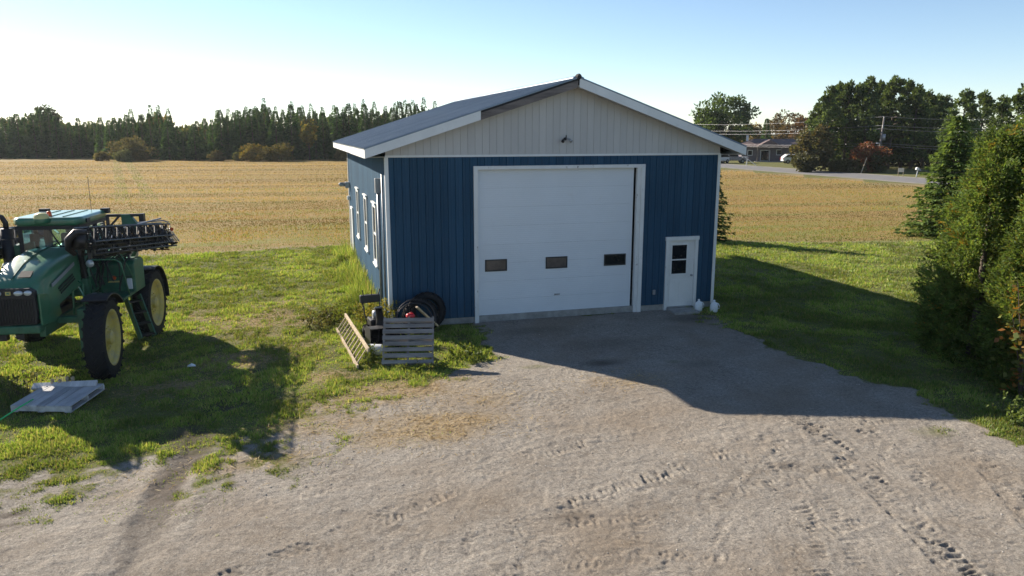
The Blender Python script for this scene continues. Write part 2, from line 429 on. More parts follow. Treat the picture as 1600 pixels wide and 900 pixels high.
def masks(x, y):
    """grass (0..1), field (0..1), dark soil, dry straw, height"""
    sd = sdf_poly(x, y, YARD)
    n1 = fbm(x, y, 1.6, 3, 5) - 0.5; n2 = fbm(x, y, 0.35, 11, 3) - 0.5
    near_left = sstep(1.5, -2.5, x)
    n3 = fbm(x, y, .14, 15, 2) - .5
    e = sd + n1 * (1.6 + 2.4 * near_left) + n2 * (0.7 + 1.6 * near_left) + n3 * (.3 + 1.3 * near_left)
    soft = 0.18 + 0.95 * near_left
    gravel = sstep(-soft, soft, e)
    # thin grass islands in the drive
    isl = np.zeros(x.shape)
    for cx, cy, rx, ry, k in ((1.6, -3.4, 0.75, 0.4, .9), (2.6, -4.4, 0.8, 0.35, .45), (5.9, -4.9, .5, .3, .35), (8.3, -9.9, .9, .6, .35), (7.9, -9.2, .6, .4, .3), (0.2, -5.6, 1.3, .7, .3)):
        isl = np.maximum(isl, k * np.exp(-(((x - cx) / rx) ** 2 + ((y - cy) / ry) ** 2) * (0.7 + 1.2 * (n2 + .5))))
    gravel = gravel * (1 - np.clip(isl * (0.6 + 2.0 * (n2 + .5)) - .2, 0, 1))
    fe = y - field_edge(x) + (fbm(x, y, 6, 21, 4) - .5) * 3.0
    field = sstep(-0.8, 0.8, fe) * (x < 57.5 + (fbm(x, y, 3, 5, 3) - .5) * 2)
    grass = np.clip(1 - gravel - field, 0, 1)
    dark = np.zeros(x.shape)
    d, s, arc = path_coords(x, y, RUT)
    dark = np.maximum(dark, sstep(0.42, 0.02, d + (fbm(x, y, .5, 31, 3) - .5) * 0.9) * (.75 - .35 * sstep(-8, -10, y)) * sstep(-12.5, -10, y))
    for cx, cy, rx, ry, k in ((4.3, -4.55, .55, .3, .8), (5.0, -3.0, 1.4, .7, .35), (6.4, -5.2, .8, .3, .35), (1.1, -11.0, .35, .2, .6), (5.0, -10.4, .4, .2, .5), (-6.6, -9.1, .5, .12, .9), (-6.3, -8.8, .25, .1, .9), (8.5, -1.2, 1.1, .5, .6), (0.9, -2.1, 1.3, .9, .5), (3.6, -1.3, 1.2, .5, .4)):
        dark = np.maximum(dark, k * np.exp(-(((x - cx) / rx) ** 2 + ((y - cy) / ry) ** 2) * 1.2))
    # dry trampled straw
    dry = np.zeros(x.shape)
    for cx, cy, rx, ry, k in ((-.2, -7.3, 1.3, .8, .9), (-1.9, -6.6, 1.2, .6, .55), (-3.4, -8.0, 1.3, .5, .45), (.9, -6.2, 1.1, .6, .45), (-.6, -5.2, 1.7, .8, .8), (-1.7, -5.6, 1.1, .5, .5), (-3.9, -2.1, 1.3, .8, .85), (-3.5, 2.0, 1.6, 2.2, .75), (-2.3, -1.6, .7, 1.4, .6), (-5, 3, 1.2, 1.2, .6), (-4.8, -3.7, 1.3, .7, .7), (-2.6, 4.5, .8, 1.6, .5), (13, 6, 3, 2.5, .45), (-1.9, -3.9, .9, .5, .7), (4.5, -5.9, 1.2, .6, .4)):
        dry = np.maximum(dry, k * np.exp(-(((x - cx) / rx) ** 2 + ((y - cy) / ry) ** 2)))
    dry = np.clip(dry * (0.35 + 1.5 * fbm(x, y, .6, 41, 4)), 0, 1)
    # heights
    fade = sstep(60, 15, np.hypot(x + 2, y + 10))
    z = (fbm(x, y, 3.0, 51, 4) - .5) * 0.06 + (fbm(x, y, 0.45, 61, 4) - .5) * 0.020 * gravel + (fbm(x, y, .6, 71, 4) - .5) * 0.09 * grass
    z = z + (fbm(x, y, 0.12, 65, 3) - .5) * 0.018 * gravel
    scf = 1 - np.abs(fbm(x * .35 + y * .1, y - x * .1, .22, 66, 3) - .5) * 4; scf2 = 1 - np.abs(fbm(x - y * .5, (y + x * .5) * .35, .24, 67, 3) - .5) * 4
    z = z + (np.clip(scf, 0, 1) * sstep(.42, .62, fbm(x, y, 1.7, 68, 3)) - np.clip(scf2, 0, 1) * sstep(.42, .62, fbm(x, y, 2.1, 69, 3))) * .007 * gravel * fade
    wob = (fbm(x, y, .8, 81, 3) - .5)
    for pts, w, dep, cont in TRACKS:
        cont = min(1, cont * 1.05); dep *= .92
        d, s, arc = path_coords(x, y, pts)
        k = d < w
        if not k.any(): continue
        xx, yy, d, s, arc, gg, wb_ = x[k], y[k], d[k], s[k], arc[k], gravel[k], wob[k]
        a = sstep(w * .60, w * .48, d)
        sp = .115 + .02 * ((len(pts) * 7 + int(w * 1000)) % 5) / 5
        ph = arc / sp + np.abs(s) * 2.6 + np.where(s > 0, .5, 0) + wb_ * 1.8 + (fbm(xx, yy, .25, 95, 2) - .5) * 1.0
        lug = np.abs((ph % 1) - .5) * 2
        lug = 1 - (1 - sstep(.42, .72, lug)) * sstep(.25, .6, vnoise(xx, yy, .11, 97))
        n_ = fbm(xx, yy, .8, 91 + int(dep * 5000), 3)
        worn = np.clip(cont + sstep(.36, .66, n_) * (1 - cont) - .5 * sstep(.55, .75, 1 - n_), 0, 1) * (.15 + .85 * sstep(.35, .65, fbm(xx, yy, .3, 93, 3)))
        z[k] += a * gg * worn * (lug - .7) * dep * 1.6 + gg * worn * dep * .5 * sstep(w * .5, w * .6, d) * sstep(w * .85, w * .65, d)
    d, s, arc = path_coords(x, y, RUT)
    z = z - sstep(.30, .05, d + wob * .4) * .035 + sstep(.25, .4, d) * sstep(.6, .45, d) * .012
    inside = (x > -.6) & (x < 10.3) & (y > -.3) & (y < 15)
    z = np.where(inside, -0.02, z * fade)
    return grass, field, dark, dry, z, gravel

def build_ground():
    cx, cy = camera.location.x, camera.location.y
    ctr = PI / 2 - 0.27675
    fine = np.linspace(ctr - rad(43), ctr + rad(43), 740)
    rest = np.linspace(ctr + rad(43), ctr - rad(43) + 2 * PI, 40)[1:-1]
    th = np.concatenate([fine, rest])
    r = np.concatenate([[0.4, 1.5, 3, 4.5, 6], np.geomspace(7, 24, 600), np.geomspace(24.2, 75, 170), np.geomspace(78, 9000, 60)])
    T, R = np.meshgrid(th, r)
    x = cx + R * np.cos(T); y = cy + R * np.sin(T)
    g, f, dk, dr, z, gv = masks(x.ravel(), y.ravel())
    V = np.column_stack([x.ravel(), y.ravel(), z])
    n = len(th); m = len(r)
    i, j = np.meshgrid(np.arange(m - 1), np.arange(n), indexing='ij')
    a = (i * n + j).ravel(); b = (i * n + (j + 1) % n).ravel()
    F = np.column_stack([a, b, b + n, a + n])
    tint = np.column_stack([g, f, dk, dr])
    cg = gv[F].mean(1); cf = f[F].mean(1)
    fc = V[F].mean(1)
    sel_y = cg > .5
    sel_f = (~sel_y) & (cf > .5)
    res = []
    for name, sel in (('gravel_yard', sel_y), ('stubble_field', sel_f), ('ground', ~(sel_y | sel_f))):
        Fs = F[sel]; used = np.unique(Fs); remap = np.zeros(len(V), np.int32); remap[used] = np.arange(len(used))
        me = mesh_np(name, V[used], remap[Fs], tint[used], smooth=True, attr='mask')
        o = link(name, me, M['ground']); o['kind'] = 'structure'; res.append(o)
    # centre cap under the camera
    c = V[:n]; me = mesh_np('ground_cap', np.vstack([c, [[cx, cy, 0]]]), np.array([(k, (k + 1) % n, n) for k in range(n)]), np.tile([[0., 0, 0, 0]], (n + 1, 1)), attr='mask')
    o = link('gravel_yard', me, M['ground']); o['kind'] = 'structure'

def ground_material():
    m, nt, out = newmat('ground_mix')
    p = nt.nodes.new('ShaderNodeBsdfPrincipled')
    geo = nt.nodes.new('ShaderNodeNewGeometry'); pos = geo.outputs['Position']
    at = nt.nodes.new('ShaderNodeAttribute'); at.attribute_name = 'mask'
    sep = nt.nodes.new('ShaderNodeSeparateColor'); nt.links.new(at.outputs['Color'], sep.inputs[0])
    G, Fm, D = sep.outputs[0], sep.outputs[1], sep.outputs[2]; S = at.outputs['Alpha']
    # gravel: sandy grit with pale and grey stones
    big = noise(nt, pos, 0.7, 6, .65); mid = noise(nt, pos, 5, 6, .7); fin = noise(nt, pos, 38, 4, .7)
    gc = mixc(nt, ramp(nt, big, [(.34, 0), (.66, 1)]), (.200, .170, .137), (.345, .308, .262))
    gc = mixc(nt, ramp(nt, mid, [(.35, 0), (.70, 1)]), gc, (.295, .268, .230))
    vor = nt.nodes.new('ShaderNodeTexVoronoi'); vor.inputs['Scale'].default_value = 34; nt.links.new(pos, vor.inputs['Vector'])
    st = nt.nodes.new('ShaderNodeSeparateColor'); nt.links.new(vor.outputs['Color'], st.inputs[0])
    gc = mixc(nt, ramp(nt, st.outputs[0], [(.80, 0), (.90, .5)]), gc, (.38, .35, .30))
    gc = mixc(nt, ramp(nt, st.outputs[1], [(.88, 0), (.95, .5)]), gc, (.14, .125, .11))
    gc = mixc(nt, ramp(nt, fin, [(.30, .55), (.55, 0)]), gc, (.125, .104, .083))
    grit = noise(nt, pos, 75, 3, .8); cl = noise(nt, pos, 13, 7, .85)
    gc = mixc(nt, 1.0, gc, ramp(nt, cl, [(.33, .58), (.47, 1.0), (.66, 1.28)]), 'MULTIPLY')
    brn = noise(nt, pos, .33, 5, .6)
    gc = mixc(nt, ramp(nt, brn, [(.48, 0), (.66, .55)]), gc, (.215, .165, .115))
    gc = mixc(nt, 1.0, gc, ramp(nt, grit, [(.28, .55), (.5, 1.0), (.72, 1.45)]), 'MULTIPLY')
    # turf thatch under the blades
    tn = noise(nt, pos, 1.1, 6, .7); tf = noise(nt, pos, 16, 5, .7)
    tc = mixc(nt, ramp(nt, tn, [(.35, 0), (.68, 1)]), (.085, .112, .026), (.150, .165, .046))
    tc = mixc(nt, ramp(nt, tf, [(.40, 0), (.62, .85)]), tc, (.20, .165, .08)); tc = mixc(nt, ramp(nt, noise(nt, pos, 45, 3, .8), [(.34, .8), (.52, 0)]), tc, (.030, .036, .012))
    # stubble: pale straw in sowing rows with green regrowth
    mp = mapping(nt, pos, (.10, 1, 1), (0, 0, rad(7)))
    rows = noise(nt, mp, 0.55, 5, .65); r2 = noise(nt, mapping(nt, pos, (.16, 1.0, 1), (0, 0, rad(7))), 2.6, 4, .7); r3 = noise(nt, pos, 0.06, 4, .6)
    fc = mixc(nt, ramp(nt, r2, [(.35, 0), (.65, 1)]), (.23, .150, .056), (.33, .228, .088))
    fc = mixc(nt, ramp(nt, r3, [(.4, 0), (.7, .55)]), fc, (.27, .18, .07))
    sp_ = nt.nodes.new('ShaderNodeSeparateXYZ'); nt.links.new(pos, sp_.inputs[0])
    mr = nt.nodes.new('ShaderNodeMapRange'); mr.inputs[1].default_value = 48; mr.inputs[2].default_value = 12; mr.inputs[3].default_value = .30; mr.inputs[4].default_value = .95
    nt.links.new(sp_.outputs[1], mr.inputs[0])
    gm = nt.nodes.new('ShaderNodeMath'); gm.operation = 'MULTIPLY'; nt.links.new(mr.outputs[0], gm.inputs[0])
    nt.links.new(ramp(nt, rows, [(.46, 0), (.60, 1)]), gm.inputs[1])
    fc = mixc(nt, gm.outputs[0], fc, (.19, .20, .055))
    tip = noise(nt, pos, 9, 5, .8)
    fc = mixc(nt, ramp(nt, tip, [(.36, .35), (.55, 0)]), fc, (.17, .12, .05))
    # combine, ragged by a fine noise
    def rag(mask, amt=.5):
        a = nt.nodes.new('ShaderNodeMath'); a.operation = 'MULTIPLY_ADD'; nt.links.new(fin, a.inputs[0]); a.inputs[1].default_value = amt; nt.links.new(mask, a.inputs[2])
        return ramp(nt, a.outputs[0], [(.22 + amt * .5, 0), (.78 + amt * .5 if .78 + amt * .5 < 1 else .99, 1)])
    c = mixc(nt, rag(G), gc, tc)
    c = mixc(nt, Fm, c, fc)
    c = mixc(nt, ramp(nt, S, [(.15, 0), (.75, .8)]), c, mixc(nt, ramp(nt, tf, [(.4, 0), (.65, 1)]), (.21, .145, .075), (.40, .31, .18)))
    c = mixc(nt, ramp(nt, D, [(.1, 0), (.9, .88)]), c, (.075, .058, .045))
    nt.links.new(c, p.inputs['Base Color'])
    p.inputs['Roughness'].default_value = .95; p.inputs['Specular IOR Level'].default_value = .15
    b = nt.nodes.new('ShaderNodeBump'); b.inputs['Strength'].default_value = .8; b.inputs['Distance'].default_value = .045
    hsum = nt.nodes.new('ShaderNodeMath'); hsum.operation = 'MULTIPLY_ADD'; hsum.inputs[1].default_value = .8
    nt.links.new(noise(nt, pos, 17, 9, .85), hsum.inputs[0]); nt.links.new(mid, hsum.inputs[2])
    nt.links.new(hsum.outputs[0], b.inputs['Height']); nt.links.new(b.outputs[0], p.inputs['Normal'])
    nt.links.new(p.outputs[0], out.inputs[0])
    return m
M['ground'] = ground_material()
build_ground()

# country road beyond the field, with a gravel shoulder on each side
def road():
    y = np.concatenate([np.linspace(-200, 20, 12), np.linspace(25, 130, 43), np.linspace(140, 900, 20)])
    cxr = 63.8 + 0.8 * np.sin(y / 45)
    def strip(name, a, b, z0, m, kind='structure'):
        V = []
        for xx, yy in zip(cxr, y): V += [(xx + a, yy, z0), (xx + b, yy, z0)]
        F = [(2 * i, 2 * i + 1, 2 * i + 3, 2 * i + 2) for i in range(len(y) - 1)]
        o = link(name, mesh_np(name, np.array(V), np.array(F)), m); o['kind'] = kind; return o
    strip('road', -3.3, 3.3, .012, M['asphalt'])
    strip('road_shoulder', -4.5, -3.2, .008, M['shoulder'])
    strip('road_shoulder', 3.2, 4.6, .008, M['shoulder'])
M['shoulder'] = mat('shoulder_gravel', (.24, .22, .19), .95, 0, .3, 2, col2=(.12, .13, .05), c2scale=.8, c2lo=.5, c2hi=.65, bump=.4)
road()

# ------------------------------------------------------------------ the blue shed
def build_shed():
    W, L, H, RX, R, EZ = 9.75, 14.5, 4.58, 5.12, 6.63, 4.80
    OF, OS, YR = .48, .556, 15.35
    rng = random.Random(5)
    root = empty('storage_shed', (0, 0, 0), 0, 'blue steel-sided shed with white gable and tall white overhead door', 'shed')
    def roof_z(x):                       # top of the roof plane
        return EZ + (R - EZ) * ((x + OS) / (RX + OS) if x <= RX else (W + OS - x) / (W + OS - RX))
    # concrete footing, inner wall core
    foot = MB().box(.02, W - .02, .03, L - .02, -.35, .16).build('foundation', M['concrete'], root)
    core = MB()
    core.box(.03, .13, .03, L - .03, .16, H + .05); core.box(W - .13, W - .03, .03, L - .03, .16, H + .05)
    core.box(.13, W - .13, L - .13, L - .03, .16, H + .05)
    core.box(.13, 2.40, .04, .14, .16, H); core.box(7.28, 8.17, .04, .14, .16, H); core.box(9.12, W - .13, .04, .14, .16, H)
    core.box(2.40, 7.28, .04, .14, 4.24, H); core.box(8.17, 9.12, .04, .14, 2.1, H)
    core.prism([(.1, H), (W - .1, H), (W - .1, roof_z(W - .1) - .3), (RX, R - .30), (.1, roof_z(.1) - .3)], 'y', .04, .14)
    core.prism([(.1, H), (W - .1, H), (W - .1, roof_z(W - .1) - .3), (RX, R - .30), (.1, roof_z(.1) - .3)], 'y', L - .13, L - .03)
    core.build('wall', M['gap'], root)
    # ribbed steel boards, one piece each
    bw = .2031
    cache = {}
    def board_mesh(w, h, deep):
        k = (round(w, 3), round(h, 3), deep)
        if k not in cache:
            prof = [(0, -.004), (.010, -.0125), (.026, -.0125), (.040, -.008), (w * .5 - .016, -.008), (w * .5 - .006, -.0100), (w * .5 + .006, -.0100), (w * .5 + .016, -.008), (w - .003, -.0075), (w, -.004), (w, .025), (0, .025)]
            if deep: prof = [(0, .010), (.005, -.004), (.012, -.018), (.030, -.018), (.038, -.006), (w * .5 - .012, -.006), (w * .5 - .006, -.011), (w * .5 + .006, -.011), (w * .5 + .012, -.006), (w - .005, -.006), (w, .010), (w, .025), (0, .025)]
            b = MB().prism(prof, 'z', 0, h); cache[k] = b.mesh('siding_board')
        return cache[k]
    def board(x, y, z, w, h, rz=0):
        o = link('siding_board', board_mesh(w, h, rz == 0), M['blue'], root); o.location = (x, y, z); o.rotation_euler.z = rz
    n = 48
    for i in range(n):
        x0 = .0 + i * bw; x1 = x0 + bw
        cx = (x0 + x1) / 2
        segs = [(.16, H)]
        if 2.33 < x1 - .02 and x0 + .02 < 7.36: segs = [(4.31, H)]
        elif 8.12 < x1 - .02 and x0 + .02 < 9.17: segs = [(2.17, H)]
        for z0, z1 in segs: board(x0, .0, z0, bw - .001, z1 - z0)
        # partial strips beside the openings
    board(2.234, 0.001, .16, .10, H - .16)
    board(7.36, 0.001, .16, .155, H - .16); board(8.0, .001, .16, .12, H - .16); board(9.172, .001, .16, .17, H - .16)
    m = int(L / bw)
    for i in range(m):                                   # left and right long walls
        board(0, L - i * bw, .16, bw - .001, H - .16 + .04, -PI / 2)
        board(W, i * bw, .16, bw - .001, H - .16 + .04, PI / 2)
    for i in range(n): board(W - i * bw, L, .16, bw - .001, H - .16, PI)
    # gable boards: each cut to the roof slope
    gw = .199
    for i in range(49):
        x0 = i * gw; x1 = x0 + gw - .006
        pts = [(x0, H + .03), (x1, H + .03)]
        zt = lambda x: roof_z(x) - .21
        top = [(x1, zt(x1))] + ([(RX, zt(RX))] if x0 < RX < x1 else []) + [(x0, zt(x0))]
        if zt(max(min(x1, W), 0)) - H < .06 and zt(max(x0, 0)) - H < .06: continue
        b = MB().prism(pts + top, 'y', -.014 + rng.uniform(-.001, .001), .03)
        b.build('gable_board', M['gable'], root)
    MB().box(-.01, W + .01, -.032, .02, H - .025, H + .03).build('frieze_trim', M['white'], root)
    for x0, x1 in ((-.03, .065), (W - .065, W + .03)):
        MB().box(x0, x1, -.035, -.0225, .10, H - .026).build('corner_trim', M['white'], root)
        s = x0 if x0 < 1 else x1 - .012
        MB().box(s - .002, s + .012, -.0222, .07, .10, H).build('corner_trim', M['white'], root)
    MB().box(-.035, -.02, L - .09, L + .03, .1, H).build('corner_trim', M['white'], root)
    # roof sheets, left slope and right slope
    sl = math.atan2(R - EZ, RX + OS); sr = math.atan2(R - EZ, W + OS - RX)
    ll = math.hypot(R - EZ, RX + OS); lr = math.hypot(R - EZ, W + OS - RX)
    span = YR + OF; ns = 17; sw = span / ns
    def sheet(name, length):
        prof = []
        k = 4
        for i in range(k):
            a = i * sw / k
            prof += [(a, 0), (a + .02, .022), (a + .05, .022), (a + .07, 0)]
        prof += [(sw - .001, 0), (sw - .001, -.02), (0, -.02)]
        return MB().prism(prof, 'x', 0, length).mesh(name)
    ms = sheet('roof_sheet', ll); mr_ = sheet('roof_sheet', lr)
    roofp = link('roof', MB().prism([(-OS + .03, EZ - .03), (RX, R - .035), (W + OS - .03, EZ - .03), (W + OS - .03, EZ - .16), (RX, R - .17), (-OS + .03, EZ - .16)], 'y', -OF + .035, YR - .03).mesh('roof'), M['tar'], root)
    for i in range(ns):
        o = link('roof_sheet', ms, M['roof'], roofp); o.location = (-OS - .03, -OF - .03 + i * sw, EZ - .012 + rng.uniform(0, .006)); o.rotation_euler = (0, -sl, 0)
        o = link('roof_sheet', mr_, M['roof'], roofp); o.location = (RX, -OF - .03 + i * sw, R); o.rotation_euler = (0, sr, 0)
    # eave fascias
    MB().box(-OS - .012, -OS + .012, -OF, 4.7, EZ - .25, EZ - .012).build('fascia', M['white'], root)
    MB().box(-OS - .004, -OS + .014, 4.705, YR, EZ - .245, EZ - .02).build('fascia', M['white'], root)
    MB().box(W + OS - .012, W + OS + .012, -OF, YR, EZ - .25, EZ - .012).build('fascia', M['white'], root)
    # rake boards on the front gable: white metal, except for a bare stretch below the ridge
    def rake(xa, xb, d0, d1, y0, y1):
        return MB().prism([(xa, roof_z(xa) - d0), (xb, roof_z(xb) - d0), (xb, roof_z(xb) - d1), (xa, roof_z(xa) - d1)], 'y', y0, y1)
    rake(-OS, 2.43, .008, .25, -OF - .025, -OF).build('rake_board', M['white'], root)
    o = rake(2.435, RX - .02, .075, .255, -OF - .012, -OF + .03).build('bare_rake_board', M['oldwood'], root)
    tag(o, 'weathered bare wood rake board where the white cladding is gone')
    rake(2.3, RX, .01, .070, -OF - .018, -OF + .02).build('roof_underlay', M['tar'], root)
    rake(RX + .02, W + OS, .008, .25, -OF - .025, -OF).build('rake_board', M['white'], root)
    rake(-OS, RX, .01, .24, YR - .02, YR).build('rake_board', M['white'], root); rake(RX, W + OS, .01, .24, YR - .02, YR).build('rake_board', M['white'], root)
    # soffit boards under the front overhang and the eaves
    k = 0
    for side in (0, 1):
        nb = 26
        xs = np.linspace(-OS + .02, RX, nb + 1) if side == 0 else np.linspace(RX, W + OS - .02, nb + 1)
        for a, b in zip(xs[:-1], xs[1:]):
            MB().prism([(a, roof_z(a) - .20), (b - .008, roof_z(b - .008) - .20), (b - .008, roof_z(b - .008) - .215), (a, roof_z(a) - .215)], 'y', -OF + .001, -.02).build('soffit_board', M['gable'], root)
    MB().box(-OS + .02, -.03, -.02, YR - .03, EZ - .24, EZ - .225).build('soffit', M['gable'], root)
    MB().box(W + .03, W + OS - .02, -.02, YR - .03, EZ - .24, EZ - .225).build('soffit', M['gable'], root)
    rc = MB().prism([(RX - .16, R - .03), (RX - .15, R + .005), (RX, R + .055), (RX + .15, R + .005), (RX + .16, R - .03), (RX, R + .02)], 'y', -OF + .02, YR - .02).build('ridge_cap', M['roof'], roofp)
    MB().lathe([(0.001, -.10), (.06, -.09), (.085, -.02), (.08, .06), (.05, .13), (.001, .15)], 9, 'y', (RX + .0, -OF + .02, R + .015)).build('ridge_end_cap', M['tar'], roofp)
    # ---- overhead door
    # casing (jambs and head), stop, then the leaf in seven sections
    MB().box(2.33, 2.445, -.05, .10, -.02, 4.31).build('door_casing', M['white_worn'], root)
    MB().box(7.245, 7.36, -.05, .10, -.02, 4.31).build('door_casing', M['white_worn'], root)
    MB().box(7.135, 7.243, -.02, .10, -.02, 4.215).build('door_casing', M['white_worn'], root)
    MB().box(2.447, 7.243, -.052, .10, 4.215, 4.308).build('door_casing', M['white_worn'], root)
    MB().box(2.30, 7.39, .06, .5, -.3, .035).build('door_sill', M['concrete'], root)
    MB().box(2.44, 7.14, .20, .22, .03, 4.25).build('dark_gap', M['gap'], root)  # black sheet standing in for the shade in the gap beside the leaf
    od = empty('overhead_door', (0, .10, 0)); od.parent = root
    hs = np.linspace(.075, 4.225, 9)
    wx = ((2.66, 3.29), (4.43, 5.08), (6.21, 6.89))
    def panel(z0, z1, holes):
        b = MB(); x0, x1 = 2.452, 7.07
        rows = []
        nr = 9
        zz = np.linspace(z0 + .0004, z1 - .0004, nr + 1)
        prof = [(.045, zz[0])]
        for i in range(nr):
            prof += [(-.0, zz[i] + (.0008 if i == 0 else .003)), (-.0015, (zz[i] + zz[i + 1]) / 2), (.0, zz[i + 1] - (.0008 if i == nr - 1 else .003))]
            if i < nr - 1: prof += [(.0015, zz[i + 1])]
        prof += [(.045, zz[-1])]
        b.prism([(u, v) for u, v in prof], 'x', x0, x1)
        return b
    for i in range(8):
        b = panel(hs[i], hs[i + 1], None)
        b.build('door_section', M['door_white'], od)
    for i, (a, c) in enumerate(wx):
        z0, z1 = 1.40, 1.735
        f = MB(); t = .035
        f.box(a, c, -.022, -.004, z0, z0 + t); f.box(a, c, -.022, -.004, z1 - t, z1); f.box(a, a + t, -.022, -.004, z0 + t, z1 - t); f.box(c - t, c, -.022, -.004, z0 + t, z1 - t)
        fr = f.build('window_frame', M['black'], od)
        MB().box(a + t - .005, c - t + .005, -.012, -.0045, z0 + t - .005, z1 - t + .005).build('window_pane', M['pane_dark'] if i == 2 else M['pane_dusty'], fr)
    MB().box(2.46, 7.07, .005, .04, .036, .073).build('rubber_seal', M['black'], od)
    MB().box(4.70, 4.86, -.03, -.0045, .62, .66).build('lift_handle', M['grey_metal'], od)
    # ---- entry door
    MB().box(8.12, 8.215, -.055, .08, -.02, 2.17).build('entry_casing', M['white_worn'], root)
    MB().box(9.075, 9.17, -.055, .08, -.02, 2.17).build('entry_casing', M['white_worn'], root)
    MB().box(8.10, 9.19, -.065, .08, 2.075, 2.185).build('entry_casing', M['white_worn'], root)
    ed = MB().box(8.217, 9.073, .02, .06, .07, 2.073).build('entry_door', M['white'], root)
    z0, z1 = 1.02, 1.97; a, c = 8.30, 8.87; t = .045
    f = MB(); f.box(a, c, .002, .0195, z0, z0 + t); f.box(a, c, .002, .0195, z1 - t, z1); f.box(a, a + t, .002, .0195, z0 + t, z1 - t); f.box(c - t, c, .002, .0195, z0 + t, z1 - t); f.box(a + t, c - t, .004, .0195, 1.47, 1.505)
    f.build('window_frame', M['white'], ed)
    MB().box(a + t - .004, c - t + .004, .010, .0196, z0 + t - .004, 1.472).build('window_pane', M['pane_dark'], ed)
    MB().box(a + t - .004, c - t + .004, .010, .0196, 1.503, z1 - t + .004).build('window_pane', M['pane_dark'], ed)
    for (pa, pc, pz0, pz1) in ((8.29, 8.56, .2, .88), (8.62, 8.96, .2, .88)):
        MB().box(pa, pc, .012, .0197, pz0, pz1).build('door_panel', M['white'], ed, bevel=.006)
    kn = MB().lathe([(.001, -.075), (.022, -.072), (.032, -.05), (.022, -.03), (.012, -.022), (.012, .0), (.03, .0), (.03, .01)], 12, 'y', (9.01, .012, 1.0)).build('door_knob', M['grey_metal'], ed, True)
    MB().box(8.20, 9.09, -.07, .12, .02, .068).build('threshold', M['grey_metal'], root)
    # electrical outlets
    for x, z in ((1.38, .58), (7.78, .55)):
        MB().box(x - .04, x + .04, -.06, -.012, z - .07, z + .07).build('outlet_box', M['grey_metal'], root, bevel=.008)
    # ---- left wall: three tall windows, a side door, conduit
    for y0 in (2.55, 5.55, 8.95):
        y1, z0, z1, t = y0 + .95, 1.27, 3.10, .10
        f = MB(); f.box(-.06, .01, y0, y1, z0, z0 + t); f.box(-.06, .01, y0, y1, z1 - t, z1); f.box(-.06, .01, y0, y0 + t, z0 + t, z1 - t); f.box(-.06, .01, y1 - t, y1, z0 + t, z1 - t)
        f.box(-.045, .01, y0 + t, y1 - t, 2.15, 2.21)
        wd = f.build('window', M['white'], root)
        MB().box(-.095, -.02, y0 - .04, y1 + .04, z0 - .05, z0 - .001).build('sill', M['white'], wd)
        MB().box(-.095, -.02, y0 - .04, y1 + .04, z1 + .001, z1 + .05).build('drip_cap', M['white'], wd)
        MB().box(-.030, -.02, y0 + t - .01, y1 - t + .01, z0 + t - .01, 2.152).build('pane', M['pane_dark'], wd)
        MB().box(-.032, -.022, y0 + t - .01, y1 - t + .01, 2.208, z1 - t + .01).build('pane', M['pane_dark'], wd)
    f = MB(); f.box(-.07, .01, 12.3, 12.4, .1, 2.1); f.box(-.07, .01, 13.25, 13.35, .1, 2.1); f.box(-.075, .01, 12.28, 13.37, 2.0, 2.1)
    f.build('side_door_casing', M['white'], root)
    MB().box(-.035, .01, 12.4, 13.25, .12, 2.0).build('side_door', M['white'], root)
    MB().box(-.17, -.02, 1.18, 1.36, 3.55, 3.95).build('vent_box', M['grey_metal'], root, bevel=.01)
    MB().tube([(-.085, 1.27, 3.55), (-.085, 1.27, .1)], .045, 10).build('conduit', M['grey_metal'], root, True)
    MB().tube([(-.05, .55, 4.1), (-.05, .55, .1)], .025, 8).build('conduit', M['grey_metal'], root, True)
    mt = MB(); mt.box(-.22, -.02, 13.55, 13.85, 2.85, 3.1); mt.build('meter_box', M['grey_metal'], root, bevel=.01)
    MB().tube([(-.22, 13.7, 3.0), (-.42, 13.7, 3.0), (-.46, 13.7, 3.06)], [.09, .09, .05], 12).build('electric_meter', M['grey_metal'], root, True)
    MB().box(-.16, -.02, 13.6, 13.78, 2.33, 2.5).build('junction_box', M['white'], root, bevel=.01)
    # ---- twin flood light on the gable
    fl = empty('flood_light', (4.92, -.02, 5.02), 0, 'twin-lamp flood light mounted on the white gable above the door', 'flood light')
    fl.scale = (.72, .72, .72)
    MB().lathe([(.001, -.03), (.06, -.03), (.06, .0), (.001, .0)], 14, 'y').build('base_plate', M['black'], fl)
    MB().tube([(0, -.03, .0), (0, -.12, .05), (0, -.14, .14)], .02, 8).build('bracket', M['black'], fl)
    for s in (-1, 1):
        MB().tube([(0, -.10, .02), (s * .08, -.14, .0), (s * .13, -.17, -.04), (s * .17, -.24, -.09)], [.018, .025, .045, .065], 10).build('lamp_head', M['black'] if s < 0 else M['grey_metal'], fl, True)
build_shed()

